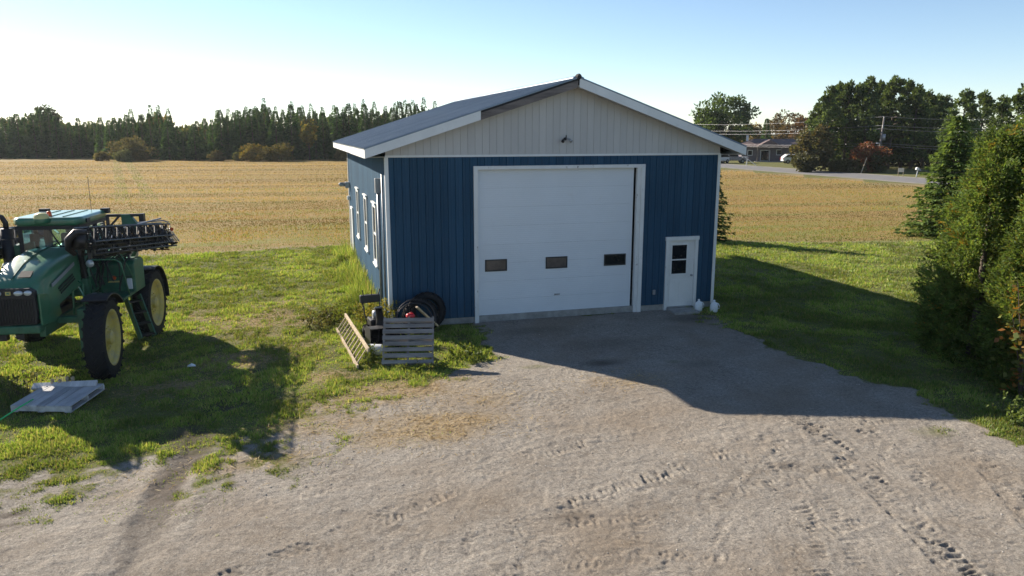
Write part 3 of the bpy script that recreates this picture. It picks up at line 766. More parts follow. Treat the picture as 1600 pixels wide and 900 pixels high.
# concrete step and two jugs by the entry door
o = MB().prism([(-.40, -.28), (.38, -.34), (.42, .25), (-.38, .30)], 'z', -.05, .055).build('door_step', M['concrete'], None, bevel=.012)
o.location = (8.55, -.42, .0)
tag(o, 'low concrete step slab in front of the white entry door', 'step')
def jug(loc, rz, label):
    r = empty('jug', loc, rz, label, 'jug', 'white jugs beside the entry door')
    b = MB(); prof = [(.001, .0), (.085, .0), (.10, .02), (.103, .17), (.098, .21), (.075, .265), (.04, .30), (.028, .31), (.028, .335)]
    b.lathe(prof, 20); b.v = [(x * 1.12, y * .92, z) for x, y, z in b.v]; b.build('body', M['jug'], r, True)
    MB().lathe([(.001, .365), (.03, .362), (.034, .33), (.034, .325)], 14).build('cap', M['jug'], r, True)
    MB().tube([(.095, 0, .10), (.15, 0, .12), (.155, 0, .19), (.12, 0, .25), (.06, 0, .28)], .016, 8).build('handle', M['jug'], r, True)
jug((9.02, -.50, 0), -.2, 'white plastic jug close to the entry door frame')
jug((9.40, -.72, 0), -.5, 'white plastic jug standing out from the shed corner, right of the other')

# ------------------------------------------------------------------ foliage generators
def kites(P, D, Nn, ln, wd, tint):
    """P base (n,3), D direction, Nn rough normal -> leaf-shaped quads"""
    D = D / (np.linalg.norm(D, axis=1, keepdims=True) + 1e-9)
    S = np.cross(D, Nn); S /= (np.linalg.norm(S, axis=1, keepdims=True) + 1e-9)
    ln = np.asarray(ln)[:, None]; wd = np.asarray(wd)[:, None]
    U = np.cross(S, D)
    a = P; b = P + D * ln * .45 + S * wd * .5 + U * ln * .06; c = P + D * ln; d = P + D * ln * .45 - S * wd * .5 + U * ln * .06
    V = np.stack([a, b, c, d], 1).reshape(-1, 3)
    F = np.arange(len(P) * 4).reshape(-1, 4)
    T = np.repeat(tint, 4, axis=0)
    return V, F, T
def cat_vft(L):
    V = []; F = []; T = []; o = 0
    for v, f, t in L:
        V.append(v); F.append(f + o); T.append(t); o += len(v)
    return np.vstack(V), np.vstack(F), np.vstack(T)
def pal(rs, n, cols, jit=.15):
    """random mix of palette colours"""
    cols = np.array(cols); i = rs.randint(0, len(cols), n); t = rs.rand(n, 1)
    j = rs.randint(0, len(cols), n)
    c = cols[i] * (1 - t * .5) + cols[j] * t * .5
    return c * (1 + (rs.rand(n, 1) - .5) * 2 * jit)
SPRUCE = [(.040, .088, .030), (.056, .112, .036), (.076, .134, .042), (.032, .070, .027)]
SPRUCE_NEAR = [(.082, .130, .036), (.110, .162, .043), (.144, .198, .054), (.060, .098, .031)]
def spruce(seed, h, r, whorls, per, spray, cols, low=.05, droop=.25, fill=1.0, power=.9, hang=-.22, flatn=.9):
    rs = np.random.RandomState(seed); L = []
    for w in range(whorls):
        f = (w + rs.rand() * .6) / whorls
        z0 = h * (low + (1 - low) * f ** 1.0)
        rr = r * (1 - f) ** power * rs.uniform(.70, 1.12) + .02 * h * .2
        k = max(3, int(per * (1 - f * .55)))
        for b in range(k):
            az = 2 * PI * (b + rs.rand() * .9) / k + w * 1.3
            ln = rr * rs.uniform(.7, 1.12); zb_ = z0; z0 = z0 + rs.uniform(-.6, .6) * h / whorls
            m = max(3, int(ln / spray * 2.4 * fill))
            t = (np.arange(m) + rs.rand(m)) / m; t = .12 + .88 * t
            dx, dy = math.cos(az), math.sin(az)
            dr = droop * (1 - f * 1.3)
            zz = z0 - dr * ln * t + dr * .55 * ln * t ** 3
            P = np.column_stack([dx * ln * t, dy * ln * t, zz])
            for sgn in (-1, 1):
                sd = np.column_stack([dx * .75 - dy * sgn + (rs.rand(m) - .5) * .6, dy * .75 + dx * sgn + (rs.rand(m) - .5) * .6, hang + (rs.rand(m) - .5) * .5])
                nn = np.column_stack([(rs.rand(m) - .5) * flatn, (rs.rand(m) - .5) * flatn, np.ones(m)])
                sl = spray * rs.uniform(.7, 1.3, m) * (1.15 - .5 * t)
                L.append(kites(P, sd, nn, sl, sl * .48, pal(rs, m, cols)))
            z0 = zb_
            # tip and a hanging spray
            e = np.array([[dx * ln * .86, dy * ln * .86, zz[-1]]] * 2)
            L.append(kites(e, np.array([[dx, dy, .05], [dx, dy, -.5]]), np.array([[0, 0, 1.], [dy, -dx, .3]]), np.array([spray * 1.1, spray]), np.array([spray * .4, spray * .35]), pal(rs, 2, cols) * 1.15))
    m = 5
    P = np.column_stack([np.zeros(m), np.zeros(m), np.full(m, h * .96)])
    L.append(kites(P, np.column_stack([(rs.rand(m) - .5) * .5, (rs.rand(m) - .5) * .5, np.ones(m)]), rs.rand(m, 3) - .5, np.full(m, spray * .9), np.full(m, spray * .22), pal(rs, m, cols)))
    return cat_vft(L)
def clump(rs, c, rx, rz, n, size, cols, up=.3, shell=.55, jit=.2):
    u = rs.normal(size=(n, 3)); u /= np.linalg.norm(u, axis=1, keepdims=True)
    rr = shell + (1 - shell) * rs.rand(n, 1) ** .6
    P = u * rr * np.array([rx, rx, rz]) + np.array(c)
    D = u + rs.normal(size=(n, 3)) * .55 + np.array([0, 0, up])
    s = size * rs.uniform(.65, 1.35, n)
    return kites(P, D, rs.normal(size=(n, 3)), s, s * .62, pal(rs, n, cols, jit) * rs.uniform(.7, 1.3))
def trunk_mesh(name, h, r, seed=0, limbs=(), n=7, lean=0):
    rs = random.Random(seed)
    pts = []; rad_ = []
    for i in range(6):
        t = i / 5
        pts.append((lean * t * t * h + rs.uniform(-.03, .03) * r * 4 * t, rs.uniform(-.03, .03) * r * 4 * t, h * t)); rad_.append(r * (1 - .82 * t) * (1.25 if i == 0 else 1))
    b = MB().tube(pts, rad_, n)
    for p, q, r0 in limbs:
        p, q = Vector(p), Vector(q); mid = (p + q) / 2 + Vector((0, 0, -(q - p).length * .06))
        b.tube([p, mid, q], [r0, r0 * .7, r0 * .25], 5)
    return b.mesh(name, True)
def pine(seed, h, r, cols, n_cl=40, size=.5, per=60, low=.25, flat=.42):
    rs = np.random.RandomState(seed); L = []; limbs = []
    for i in range(n_cl):
        f = low + (1 - low) * ((i + rs.rand()) / n_cl) ** .9
        prof = (1 - ((f - low) / (1 - low)) ** 1.8) * .9 + .12
        if f < low + .12: prof *= .75
        az = rs.rand() * 2 * PI; d = r * prof * rs.uniform(.45, 1.05)
        cz = h * f * .97 + d * .10
        c = (math.cos(az) * d, math.sin(az) * d, cz)
        cr = r * rs.uniform(.17, .34) * (.6 + .5 * prof)
        L.append(clump(rs, c, cr, cr * flat * rs.uniform(.8, 1.5), int(per * rs.uniform(.7, 1.3)), size, cols, .55, .35))
        limbs.append(((0, 0, h * f * .97 - d * .28), (c[0], c[1], c[2] - cr * .1), .05 * r * .3 + .02))
    L.append(clump(rs, (0, 0, h * .97), r * .22, h * .05, per, size, cols, .8, .3))
    V, F, T = cat_vft(L)
    return V, F, T, limbs
def broadleaf(seed, h, r, cols, n_cl=60, size=.3, per=70, base=.25, squash=1.0, clump_r=.28):
    rs = np.random.RandomState(seed); L = []; limbs = []
    cz = h * (base + (1 - base) * .5); rzz = h * (1 - base) * .5
    for i in range(n_cl):
        u = rs.normal(size=3); u /= np.linalg.norm(u)
        k = rs.uniform(.45, .98) ** .6
        c = np.array([u[0] * r * k, u[1] * r * k, cz + u[2] * rzz * k])
        wob = .82 + .36 * vnoise(np.array([u[0] * 2 + seed]), np.array([u[2] * 2 + u[1]]), .7, seed)[0]
        c[:2] *= wob
        cr = r * clump_r * rs.uniform(.6, 1.25)
        L.append(clump(rs, c, cr, cr * .8 * squash, int(per * rs.uniform(.6, 1.3)), size, cols, .15, .3))
        if i % 3 == 0: limbs.append(((0, 0, h * base * rs.uniform(.7, 1.5)), tuple(c), .03 * r * .35 + .015))
    V, F, T = cat_vft(L)
    return V, F, T, limbs

def far_spruce(seed, h, r, n, cols):
    rs = np.random.RandomState(seed)
    f = rs.rand(n) ** .9 * .97
    az = rs.rand(n) * 2 * PI
    tier = .78 + .30 * (vnoise(az * 1.6 + seed, f * h * 1.4, .9, seed) - .3)
    rr = r * (1 - f) ** .82 * tier * (.35 + .65 * rs.rand(n) ** .4) + .03
    P = np.column_stack([np.cos(az) * rr * .8, np.sin(az) * rr * .8, f * h + .15])
    D = np.column_stack([np.cos(az), np.sin(az), -.55 + 1.1 * f ** 3 + rs.normal(size=n) * .3])
    ln = (.28 + .62 * (1 - f)) * rs.uniform(.6, 1.3, n)
    a = kites(P, D, rs.normal(size=(n, 3)), ln, ln * .45, pal(rs, n, cols, .2) * (.75 + .5 * rs.rand(n, 1)))
    m = 16
    P = np.column_stack([rs.normal(size=m) * .05, rs.normal(size=m) * .05, h * (.86 + .11 * rs.rand(m))])
    b = kites(P, np.column_stack([rs.normal(size=(m, 2)) * .28, np.ones(m)]), rs.normal(size=(m, 3)), rs.uniform(.25, .5, m), np.full(m, .10), pal(rs, m, cols))
    return cat_vft([a, b])

class Tree:
    """prototype: crown + trunk meshes shared by every copy"""
    def __init__(s, name, vft, trunk, m):
        s.name = name; s.crown = mesh_np(name + '_crown', vft[0], vft[1], vft[2]); s.crown.materials.append(m)
        s.trunk = trunk; s.trunk.materials.append(M['bark'])
    def put(s, loc, scale=(1, 1, 1), rz=0., label=None, cat='tree', group=None, name=None):
        r = empty(name or s.name, loc, rz, label, cat, group)
        r.scale = scale if isinstance(scale, tuple) else (scale,) * 3
        link('crown', s.crown, None, r); link('trunk', s.trunk, None, r)
        return r

# --- the spruce plantation along the far edge of the field
rg = random.Random(11)
SPN = []
for i in range(6):
    h = 10.0
    SPN.append(Tree('spruce_tree', far_spruce(100 + i, h, 1.85 + .25 * (i % 3), 1500, SPRUCE), trunk_mesh('spruce_trunk', h * .95, .16, i, (), 6), M['needle']))
def pix2(x, d):
    """ground point along image column x (1600 px wide picture) at depth d from the viewpoint"""
    t = (x - 800) / 1179.69
    f = Vector((math.sin(.27675), math.cos(.27675))); s = Vector((math.cos(.27675), -math.sin(.27675)))
    k = d / math.cos(.20246)
    return (-2.263 + f.x * k + s.x * t * d * 1.0, -19.976 + f.y * k + s.y * t * d * 1.0)
tops = [(-140, 6.5), (0, 7.6), (60, 8.4), (75, 9.4), (95, 7.4), (185, 7.2), (205, 8.2), (228, 7.9), (245, 10.2), (262, 8.6), (285, 6.8), (330, 7.2), (350, 9.3), (362, 8.6), (375, 8.8), (395, 9.4), (414, 10.0), (430, 9.2), (445, 9.0), (460, 10.0), (485, 9.3), (520, 9.4), (560, 10.1), (600, 9.8), (640, 10.4), (760, 10)]
def top_h(x): return float(np.interp(x, [a for a, b in tops], [b for a, b in tops]))
def ordinal(n):
    return '%d%s' % (n, 'th' if 10 <= n % 100 <= 20 else {1: 'st', 2: 'nd', 3: 'rd'}.get(n % 10, 'th'))
rows = []
x = 662.0
while x > -60:
    rows.append(x); x -= rg.uniform(8, 14.5)
for i, x in enumerate(rows):
    d = 152 + rg.uniform(-2, 5) + (6 if x < 150 else 0)
    hh = top_h(x) * rg.uniform(.90, 1.06) * (1.07 if x > 330 else 1.12)
    if 270 < x < 300: hh *= .72
    P = pix2(x, d); s = hh / 10
    SPN[i % 6].put((P[0], P[1], -.1), (s * rg.uniform(.95, 1.25), s * rg.uniform(.95, 1.25), s), rg.uniform(0, 6.28), 'dark spruce in the far plantation, %s from its right end' % ordinal(i + 1), 'tree', 'spruce plantation beyond the field')
i = 0
# two rounder spruces standing a little forward of the rest
for x, d, hh, sx, lab in ((303, 146, 7.0, 1.65, 'broad low spruce standing forward of the plantation'), (262, 147, 7.6, 1.35, 'spruce standing just left of the broad low one in front of the plantation')):
    P = pix2(x, d); s = hh / 10; SPN[i % 6].put((P[0], P[1], 0), (s * sx, s * sx, s), 1.0, lab); i += 1
# the mass of the wood behind them
def wood():
    rs = np.random.RandomState(77); L = []
    cols = [(.050, .082, .032), (.070, .098, .036), (.040, .066, .030), (.11, .10, .042)]
    for k in range(300):
        x = rs.uniform(-420, 800); d = rs.uniform(168, 215); P = pix2(x, d)
        hh = top_h(x) * rs.uniform(.70, .90) * (d / 160) * (1.12 if x < 60 else 1.0)
        cc = cols if rs.rand() > .07 or x < 60 else [(.20, .10, .03), (.16, .12, .04)]
        for q in range(4):
            f = (q + .6) / 4
            L.append(clump(rs, (P[0] + rs.uniform(-1, 1), P[1] + rs.uniform(-1, 1), hh * f * .9), 2.6 * (1.1 - f * .55), hh * .16, 70, .95, cc, .3, .3))
    x = -60.
    while x < 690:
        if x > 180 and not 268 < x < 340:
            d = 160 + rs.uniform(-2, 6); hh = top_h(x) * rs.uniform(1.02, 1.18) * 1.08; P = pix2(x, d)
            v, f, t = far_spruce(int(900 + x), hh, 2.0, 800, SPRUCE); L.append((v + np.array([P[0], P[1], 0]), f, t))
        x += rs.uniform(11, 18)
    V, F, T = cat_vft(L)
    o = link('wood', mesh_np('wood', V, F, T), M['leaf']); tag(o, 'mixed wood massed behind the spruce plantation', 'wood', kind='stuff')
wood()
# shrubs along the wood edge
def shrub(name, seed, x, d, w, h, cols, label, per=60, size=.28, n=34, group=None):
    V, F, T, limbs = broadleaf(seed, h, w / 2, cols, n, size, per, .02, .9, .30)
    P = pix2(x, d) if d is not None else x
    r = empty(name, (P[0], P[1], -.05), 0, label, 'shrub', group)
    me = mesh_np(name, V, F, T); link('foliage', me, M['leaf'], r)
    b = MB()
    for k in range(5):
        a = k * 1.26; b.tube([(0.1 * math.cos(a), .1 * math.sin(a), 0), (w * .18 * math.cos(a), w * .18 * math.sin(a), h * .6)], [.05 * h / 3, .015 * h / 3], 5)
    b.build('stems', M['bark'], r)
    return r
OLIVE = [(.125, .115, .050), (.155, .135, .06), (.095, .092, .042)]
GOLD = [(.24, .17, .035), (.19, .15, .04), (.12, .12, .035)]
shrub('willow_shrub', 201, 205, 143, 8.5, 4.4, OLIVE, 'wide olive-brown willow shrub at the far field edge', 80, .42, 44)
shrub('pale_bush', 202, 190, 138, 2.9, 2.3, [(.10, .12, .06), (.14, .15, .075)], 'small pale green bush in front of the willow shrub')
shrub('gold_bush', 203, 391, 141, 4.8, 2.8, GOLD, 'golden autumn bush, left of the pair before the spruces', 70, .36)
shrub('gold_bush', 204, 436, 140, 5.2, 3.1, [(.17, .13, .035), (.13, .12, .04), (.10, .10, .03)], 'olive-gold bush, right of the pair before the spruces', 70, .36)
shrub('low_bush', 205, 336, 141, 2.6, 1.9, OLIVE, 'low olive bush between the broad spruce and the golden bush')
shrub('low_bush', 206, 372, 142, 2.2, 1.5, [(.07, .085, .03), (.10, .11, .04)], 'knee-high green bush just left of the golden bush')
shrub('low_bush', 207, 155, 142, 2.6, 1.6, OLIVE, 'low brownish bush left of the willow shrub')
shrub('low_bush', 208, 535, 143, 3.4, 2.0, OLIVE, 'low brownish bush at the wood edge beside the shed roof')
V, F, T, lm = broadleaf(210, 8.4, 1.5, [(.27, .20, .03), (.16, .15, .03), (.11, .12, .03)], 40, .35, 50, .3, 1.2, .34)
P = pix2(482, 147)
Tree('poplar_tree', (V, F, T), trunk_mesh('poplar_trunk', 7.8, .14, 3, lm, 6), M['leaf']).put((P[0], P[1], 0), 1.0, .4, 'slim poplar turning yellow in front of the spruces')
V, F, T, lm = broadleaf(211, 11, 2.6, [(.045, .055, .025), (.035, .045, .022)], 30, .5, 60, .55, .7, .34)
P = pix2(78, 168)
Tree('pine_tree', (V, F, T), trunk_mesh('pine_trunk', 10.4, .2, 3, lm, 6), M['needle']).put((P[0], P[1], 0), 1.0, .4, 'round-headed pine rising above the wood, furthest left')

# --- right side: trees by the road
PINE = [(.074, .114, .038), (.100, .146, .046), (.128, .170, .058), (.055, .090, .034)]
PNS = []
for i in range(4):
    V, F, T, lm = pine(300 + i, 13.0, 3.0, PINE, 50, .42, 80, .10 if i != 1 else .22)
    PNS.append(Tree('pine_tree', (V, F, T), trunk_mesh('pine_trunk', 12.6, .24, i, lm, 7), M['needle']))
PB = 'tall dark pine in the dense stand across the road'
pl_x = sorted(a for a in (1292, 1308, 1322, 1338, 1352, 1370, 1392, 1412, 1428, 1275, 1446, 1462))
for k, (x, d, top) in enumerate([(1292, 108, 136), (1308, 112, 130), (1322, 110, 128), (1338, 114, 132), (1352, 109, 122), (1370, 113, 128), (1392, 110, 121), (1412, 113, 126), (1428, 110, 134), (1275, 110, 160), (1446, 114, 142), (1462, 116, 148), (1300, 118, 136), (1345, 120, 130), (1385, 120, 128), (1430, 121, 138), (1475, 120, 150)]):
    hh = 5.18 + (208 - top) / (1179.69 / d); P = pix2(x, d); s = hh / 13.3
    PNS[k % 4].put((P[0], P[1], -.1), (s * rg.uniform(.85, 1.05), s * rg.uniform(.85, 1.05), s), rg.uniform(0, 6.28), ('dark pine fronting the stand across the road, %s from the left' % ordinal(pl_x.index(x) + 1)) if x in pl_x else 'dark pine at the back of the stand across the road, %s from the left' % ordinal(1 + (1300, 1345, 1385, 1430, 1475).index(x)), 'tree', 'pine stand across the road')
for k, (x, d, top, lab) in enumerate([(1503, 100, 140, 'spreading pine right of the dense stand, behind the young spruce'), (1532, 102, 143, 'pine between the spreading one and the cedar'), (1562, 80, 150, 'dark pine rising just left of the cedar top'), (1596, 70, 130, 'tallest pine at the right edge above the cedars')]):
    hh = 5.18 + (208 - top) / (1179.69 / d); P = pix2(x, d); s = hh / 13.3
    PNS[(k + 1) % 4].put((P[0], P[1], -.1), (s * 1.05, s * 1.05, s), rg.uniform(0, 6.28), lab)
# broad maple, autumn trees, small spruce behind the house
V, F, T, lm = broadleaf(320, 12.2, 5.4, [(.055, .090, .022), (.075, .115, .028), (.040, .068, .020)], 110, .55, 85, .22, .8, .24)
P = pix2(1127, 150)
Tree('maple_tree', (V, F, T), trunk_mesh('maple_trunk', 9.5, .35, 4, lm, 8), M['leaf']).put((P[0], P[1], 0), 1.0, 0, 'round green broadleaf tree rising behind the shed roof')
for k, (x, d, top, r, cols, lab) in enumerate([
        (1174, 172, 196, 3.0, [(.19, .13, .05), (.15, .11, .045), (.11, .10, .04)], 'yellow-brown autumn tree left of the small spruce, behind the house'),
        (1232, 170, 172, 4.0, [(.14, .10, .05), (.11, .085, .045), (.16, .10, .04)], 'taller bare-topped brown autumn tree above the house roof'),
        (1258, 165, 182, 3.0, [(.16, .085, .04), (.12, .08, .04)], 'rusty brown autumn tree left of the pine stand'),
        (1213, 176, 186, 3.2, [(.15, .12, .05), (.10, .09, .04)], 'ochre autumn tree right of the small spruce'),
        (1150, 178, 200, 3.0, [(.10, .10, .04), (.13, .11, .04)], 'olive autumn tree behind the parked pickup')]):
    hh = 5.18 + (208 - top) / (1179.69 / d); P = pix2(x, d)
    V, F, T, lm = broadleaf(330 + k, hh, r, cols, 48, .5, 50, .18, .9, .28)
    Tree('autumn_tree', (V, F, T), trunk_mesh('autumn_trunk', hh * .9, .2, k, lm, 6), M['leaf']).put((P[0], P[1], 0), 1.0, 0, lab)
P = pix2(1197, 158); SPN[2].put((P[0], P[1], 0), (.85, .85, .82), 0, 'small dark spruce standing behind the house roof')
shrub('hedge_bush', 340, 1272, 104, 5.0, 6.2, [(.075, .07, .03), (.055, .06, .025), (.11, .085, .04)], 'tall olive-brown bush at the left end of the pine stand', 80, .42, 60)
shrub('hedge_bush', 341, 1262, 101, 3.0, 2.6, [(.06, .065, .028), (.09, .085, .04)], 'low olive bush at the foot of the tall brown one', 70, .3, 40)
shrub('hedge_bush', 342, 1318, 101, 3.2, 1.5, [(.085, .085, .035), (.12, .11, .045)], 'low grassy bush left of the red bush', 60, .26, 36)
shrub('hedge_bush', 343, 1338, 100, 2.8, 1.7, [(.095, .09, .04), (.13, .11, .05)], 'low straw-coloured bush touching the red bush', 60, .26, 36)
shrub('red_bush', 344, 1360, 101, 4.4, 3.7, [(.20, .065, .035), (.16, .06, .035), (.13, .085, .04)], 'rust-red autumn bush at the foot of the utility pole', 80, .3, 50)
shrub('hedge_bush', 345, 1377, 99.5, 2.3, 2.6, [(.065, .075, .03), (.09, .09, .04)], 'olive bush right of the red bush against the pole', 60, .26, 36)
for k, (x, d, w, h) in enumerate(((1395, 124, 9, 4.2), (1425, 122, 9, 4.6), (1455, 123, 9, 4.4), (1330, 124, 9, 5), (1485, 118, 8, 4.5))):  # dark bushes added to fill bright gaps with shade under the pines
    shrub('understory_bush', 350 + k, x, d, w, h, [(.030, .040, .018), (.042, .052, .022)], ['dark undergrowth bush beneath the pines, right of the red bush', 'dark undergrowth bush beneath the pines behind the cream board', 'dark undergrowth bush beneath the pines behind the mailbox', 'dark undergrowth bush beneath the pines left of the red bush', 'dark undergrowth bush beneath the spreading pine at right'][k], 60, .5, 40)
# spruces around the lawn
V, F, T = spruce(401, 6.1, 2.35, 40, 15, .34, SPRUCE_NEAR, .02, .22, 1.25, .78, -.35, 1.6)
Tree('spruce_tree', (V, F, T), trunk_mesh('spruce_trunk', 5.9, .13, 1), M['needle']).put((29.6, 10.9, -.05), 1.0, 0, 'bushy young spruce on the lawn edge left of the cedars')
V, F, T = spruce(402, 3.9, 1.25, 28, 13, .24, SPRUCE_NEAR, .03, .22, 1.2, .80)
Tree('spruce_tree', (V, F, T), trunk_mesh('spruce_trunk', 3.7, .09, 1), M['needle']).put((17.0, 12.6, -.03), 1.0, 0, 'small spruce half hidden behind the right wall of the shed')
# cedars at the right edge
CEDAR = [(.092, .155, .034), (.122, .188, .043), (.160, .220, .054), (.065, .112, .030), (.140, .145, .043)]
def cedar(seed, h, r, n, pw=.75):
    rs = np.random.RandomState(seed); L = []
    nc = n // 40
    f = rs.rand(nc) ** 1.15
    az = rs.rand(nc) * 2 * PI
    prof = np.minimum(.80 + f * 1.2, (1 - f) ** pw * 1.03 + .02)
    lump = .55 + .75 * vnoise(az * 2.2 + seed, f * 9, .8, seed)
    rr = r * prof * lump * (.50 + .50 * rs.rand(nc) ** .45)
    for k in range(nc):
        c = np.array([math.cos(az[k]) * rr[k], math.sin(az[k]) * rr[k], f[k] * h * .97 + .06])
        out = np.array([math.cos(az[k]), math.sin(az[k]), .35])
        m = 40
        # a frond: sprays strung along a short branchlet that curves up
        t = rs.rand(m); fl = rs.uniform(.22, .42)
        bd = out + rs.normal(size=3) * .35; bd /= np.linalg.norm(bd)
        P = c + bd * (t * fl)[:, None] + np.array([0, 0, 1]) * (t ** 2 * fl * .35)[:, None] + rs.normal(size=(m, 3)) * .045
        u = bd + rs.normal(size=(m, 3)) * .6 + np.array([0, 0, .15])
        s_ = rs.uniform(.07, .15, m) * (1.15 - .5 * t)
        tint = pal(rs, m, CEDAR, .15) * rs.uniform(.65, 1.25)
        if rs.rand() < .03: tint = tint * np.array([2.0, 1.0, .7])
        L.append(kites(P, u, rs.normal(size=(m, 3)), s_, s_ * .34, tint))
    return cat_vft(L)
CDS = []
for k, (hh, rr, pw) in enumerate(((5.2, 1.35, .62), (4.5, 1.25, .70), (5.6, 1.15, .60))):
    V, F, T = cedar(501 + k, hh, rr, 34000, pw)
    CDS.append(Tree('cedar_tree', (V, F, T), trunk_mesh('cedar_trunk', hh * .93, .12, k), M['frond']))
for k, (x, y, i, sc, lab) in enumerate(((12.75, -6.55, 1, 1.0, 'leftmost cedar of the clump at the right edge'), (13.75, -5.7, 0, 1.0, 'pointed cedar behind the leftmost one in the clump'), (13.75, -7.35, 2, 1.05, 'tall narrow cedar in the middle of the clump'),
        (12.35, -8.35, 1, .95, 'low broad cedar at the front of the clump'), (13.1, -9.2, 0, 1.12, 'cedar nearest the camera at the right picture edge'), (14.9, -6.3, 2, 1.22, 'tallest cedar at the back of the clump'), (14.5, -8.6, 2, 1.2, 'cedar behind the nearest one at the right edge'))):
    CDS[i].put((x, y, -.05), (sc, sc, sc), k * 1.7, lab, 'tree', 'cedar clump at the right edge')
# maple sapling growing out of the front cedar
def sapling(loc, h, label, n=420):
    rs = np.random.RandomState(9); L = []; b = MB()
    for k in range(7):
        a = k * .9 + rs.rand(); e = (math.cos(a) * .45 * h * .3, math.sin(a) * .45 * h * .3, h * (.55 + .45 * rs.rand()))
        b.tube([(0, 0, 0), (e[0] * .4, e[1] * .4, e[2] * .5), e], [.02, .014, .005], 5)
        m = n // 7; t = rs.rand(m) ** .7
        P = np.column_stack([e[0] * t, e[1] * t, e[2] * t]) + rs.normal(size=(m, 3)) * .14
        D = rs.normal(size=(m, 3)) * np.array([1, 1, .4]) + np.array([0, 0, -.35]); s = rs.uniform(.09, .16, m)
        L.append(kites(P, D, rs.normal(size=(m, 3)) * .4 + np.array([0, 0, 1]), s, s * .9, pal(rs, m, [(.14, .17, .035), (.20, .20, .04), (.10, .13, .03), (.30, .12, .03)])))
    r = empty('maple_sapling', loc, 0, label, 'sapling')
    V, F, T = cat_vft(L); link('leaves', mesh_np('leaves', V, F, T), M['leaf'], r); b.build('stems', M['bark'], r)
sapling((11.25, -9.1, 0), 2.6, 'leafy maple sapling growing in front of the cedars')

# ------------------------------------------------------------------ grass, stubble, straw litter
TRAM = ((-18.57, 60.8, -30.8, 120.4), (-16.4, 60.2, -24.6, 100.0))       # green tramlines through the stubble
def blades(x, y, z, h, w, cols, rs, lean=.5, tint_mul=None):
    n = len(x)
    az = rs.rand(n) * 2 * PI; la = rs.rand(n) * lean
    D = np.column_stack([np.cos(az) * la, np.sin(az) * la, np.ones(n)]); D /= np.linalg.norm(D, axis=1, keepdims=True)
    a2 = rs.rand(n) * PI
    S = np.column_stack([np.cos(a2), np.sin(a2), np.zeros(n)])
    B = np.column_stack([x, y, z - .01])
    V = np.stack([B - S * w[:, None] / 2, B + S * w[:, None] / 2, B + D * h[:, None]], 1).reshape(-1, 3)
    F = np.arange(3 * n).reshape(-1, 3)
    c = pal(rs, n, cols, .18)
    if tint_mul is not None: c = c * tint_mul[:, None]
    return V, F, np.repeat(c, 3, axis=0)
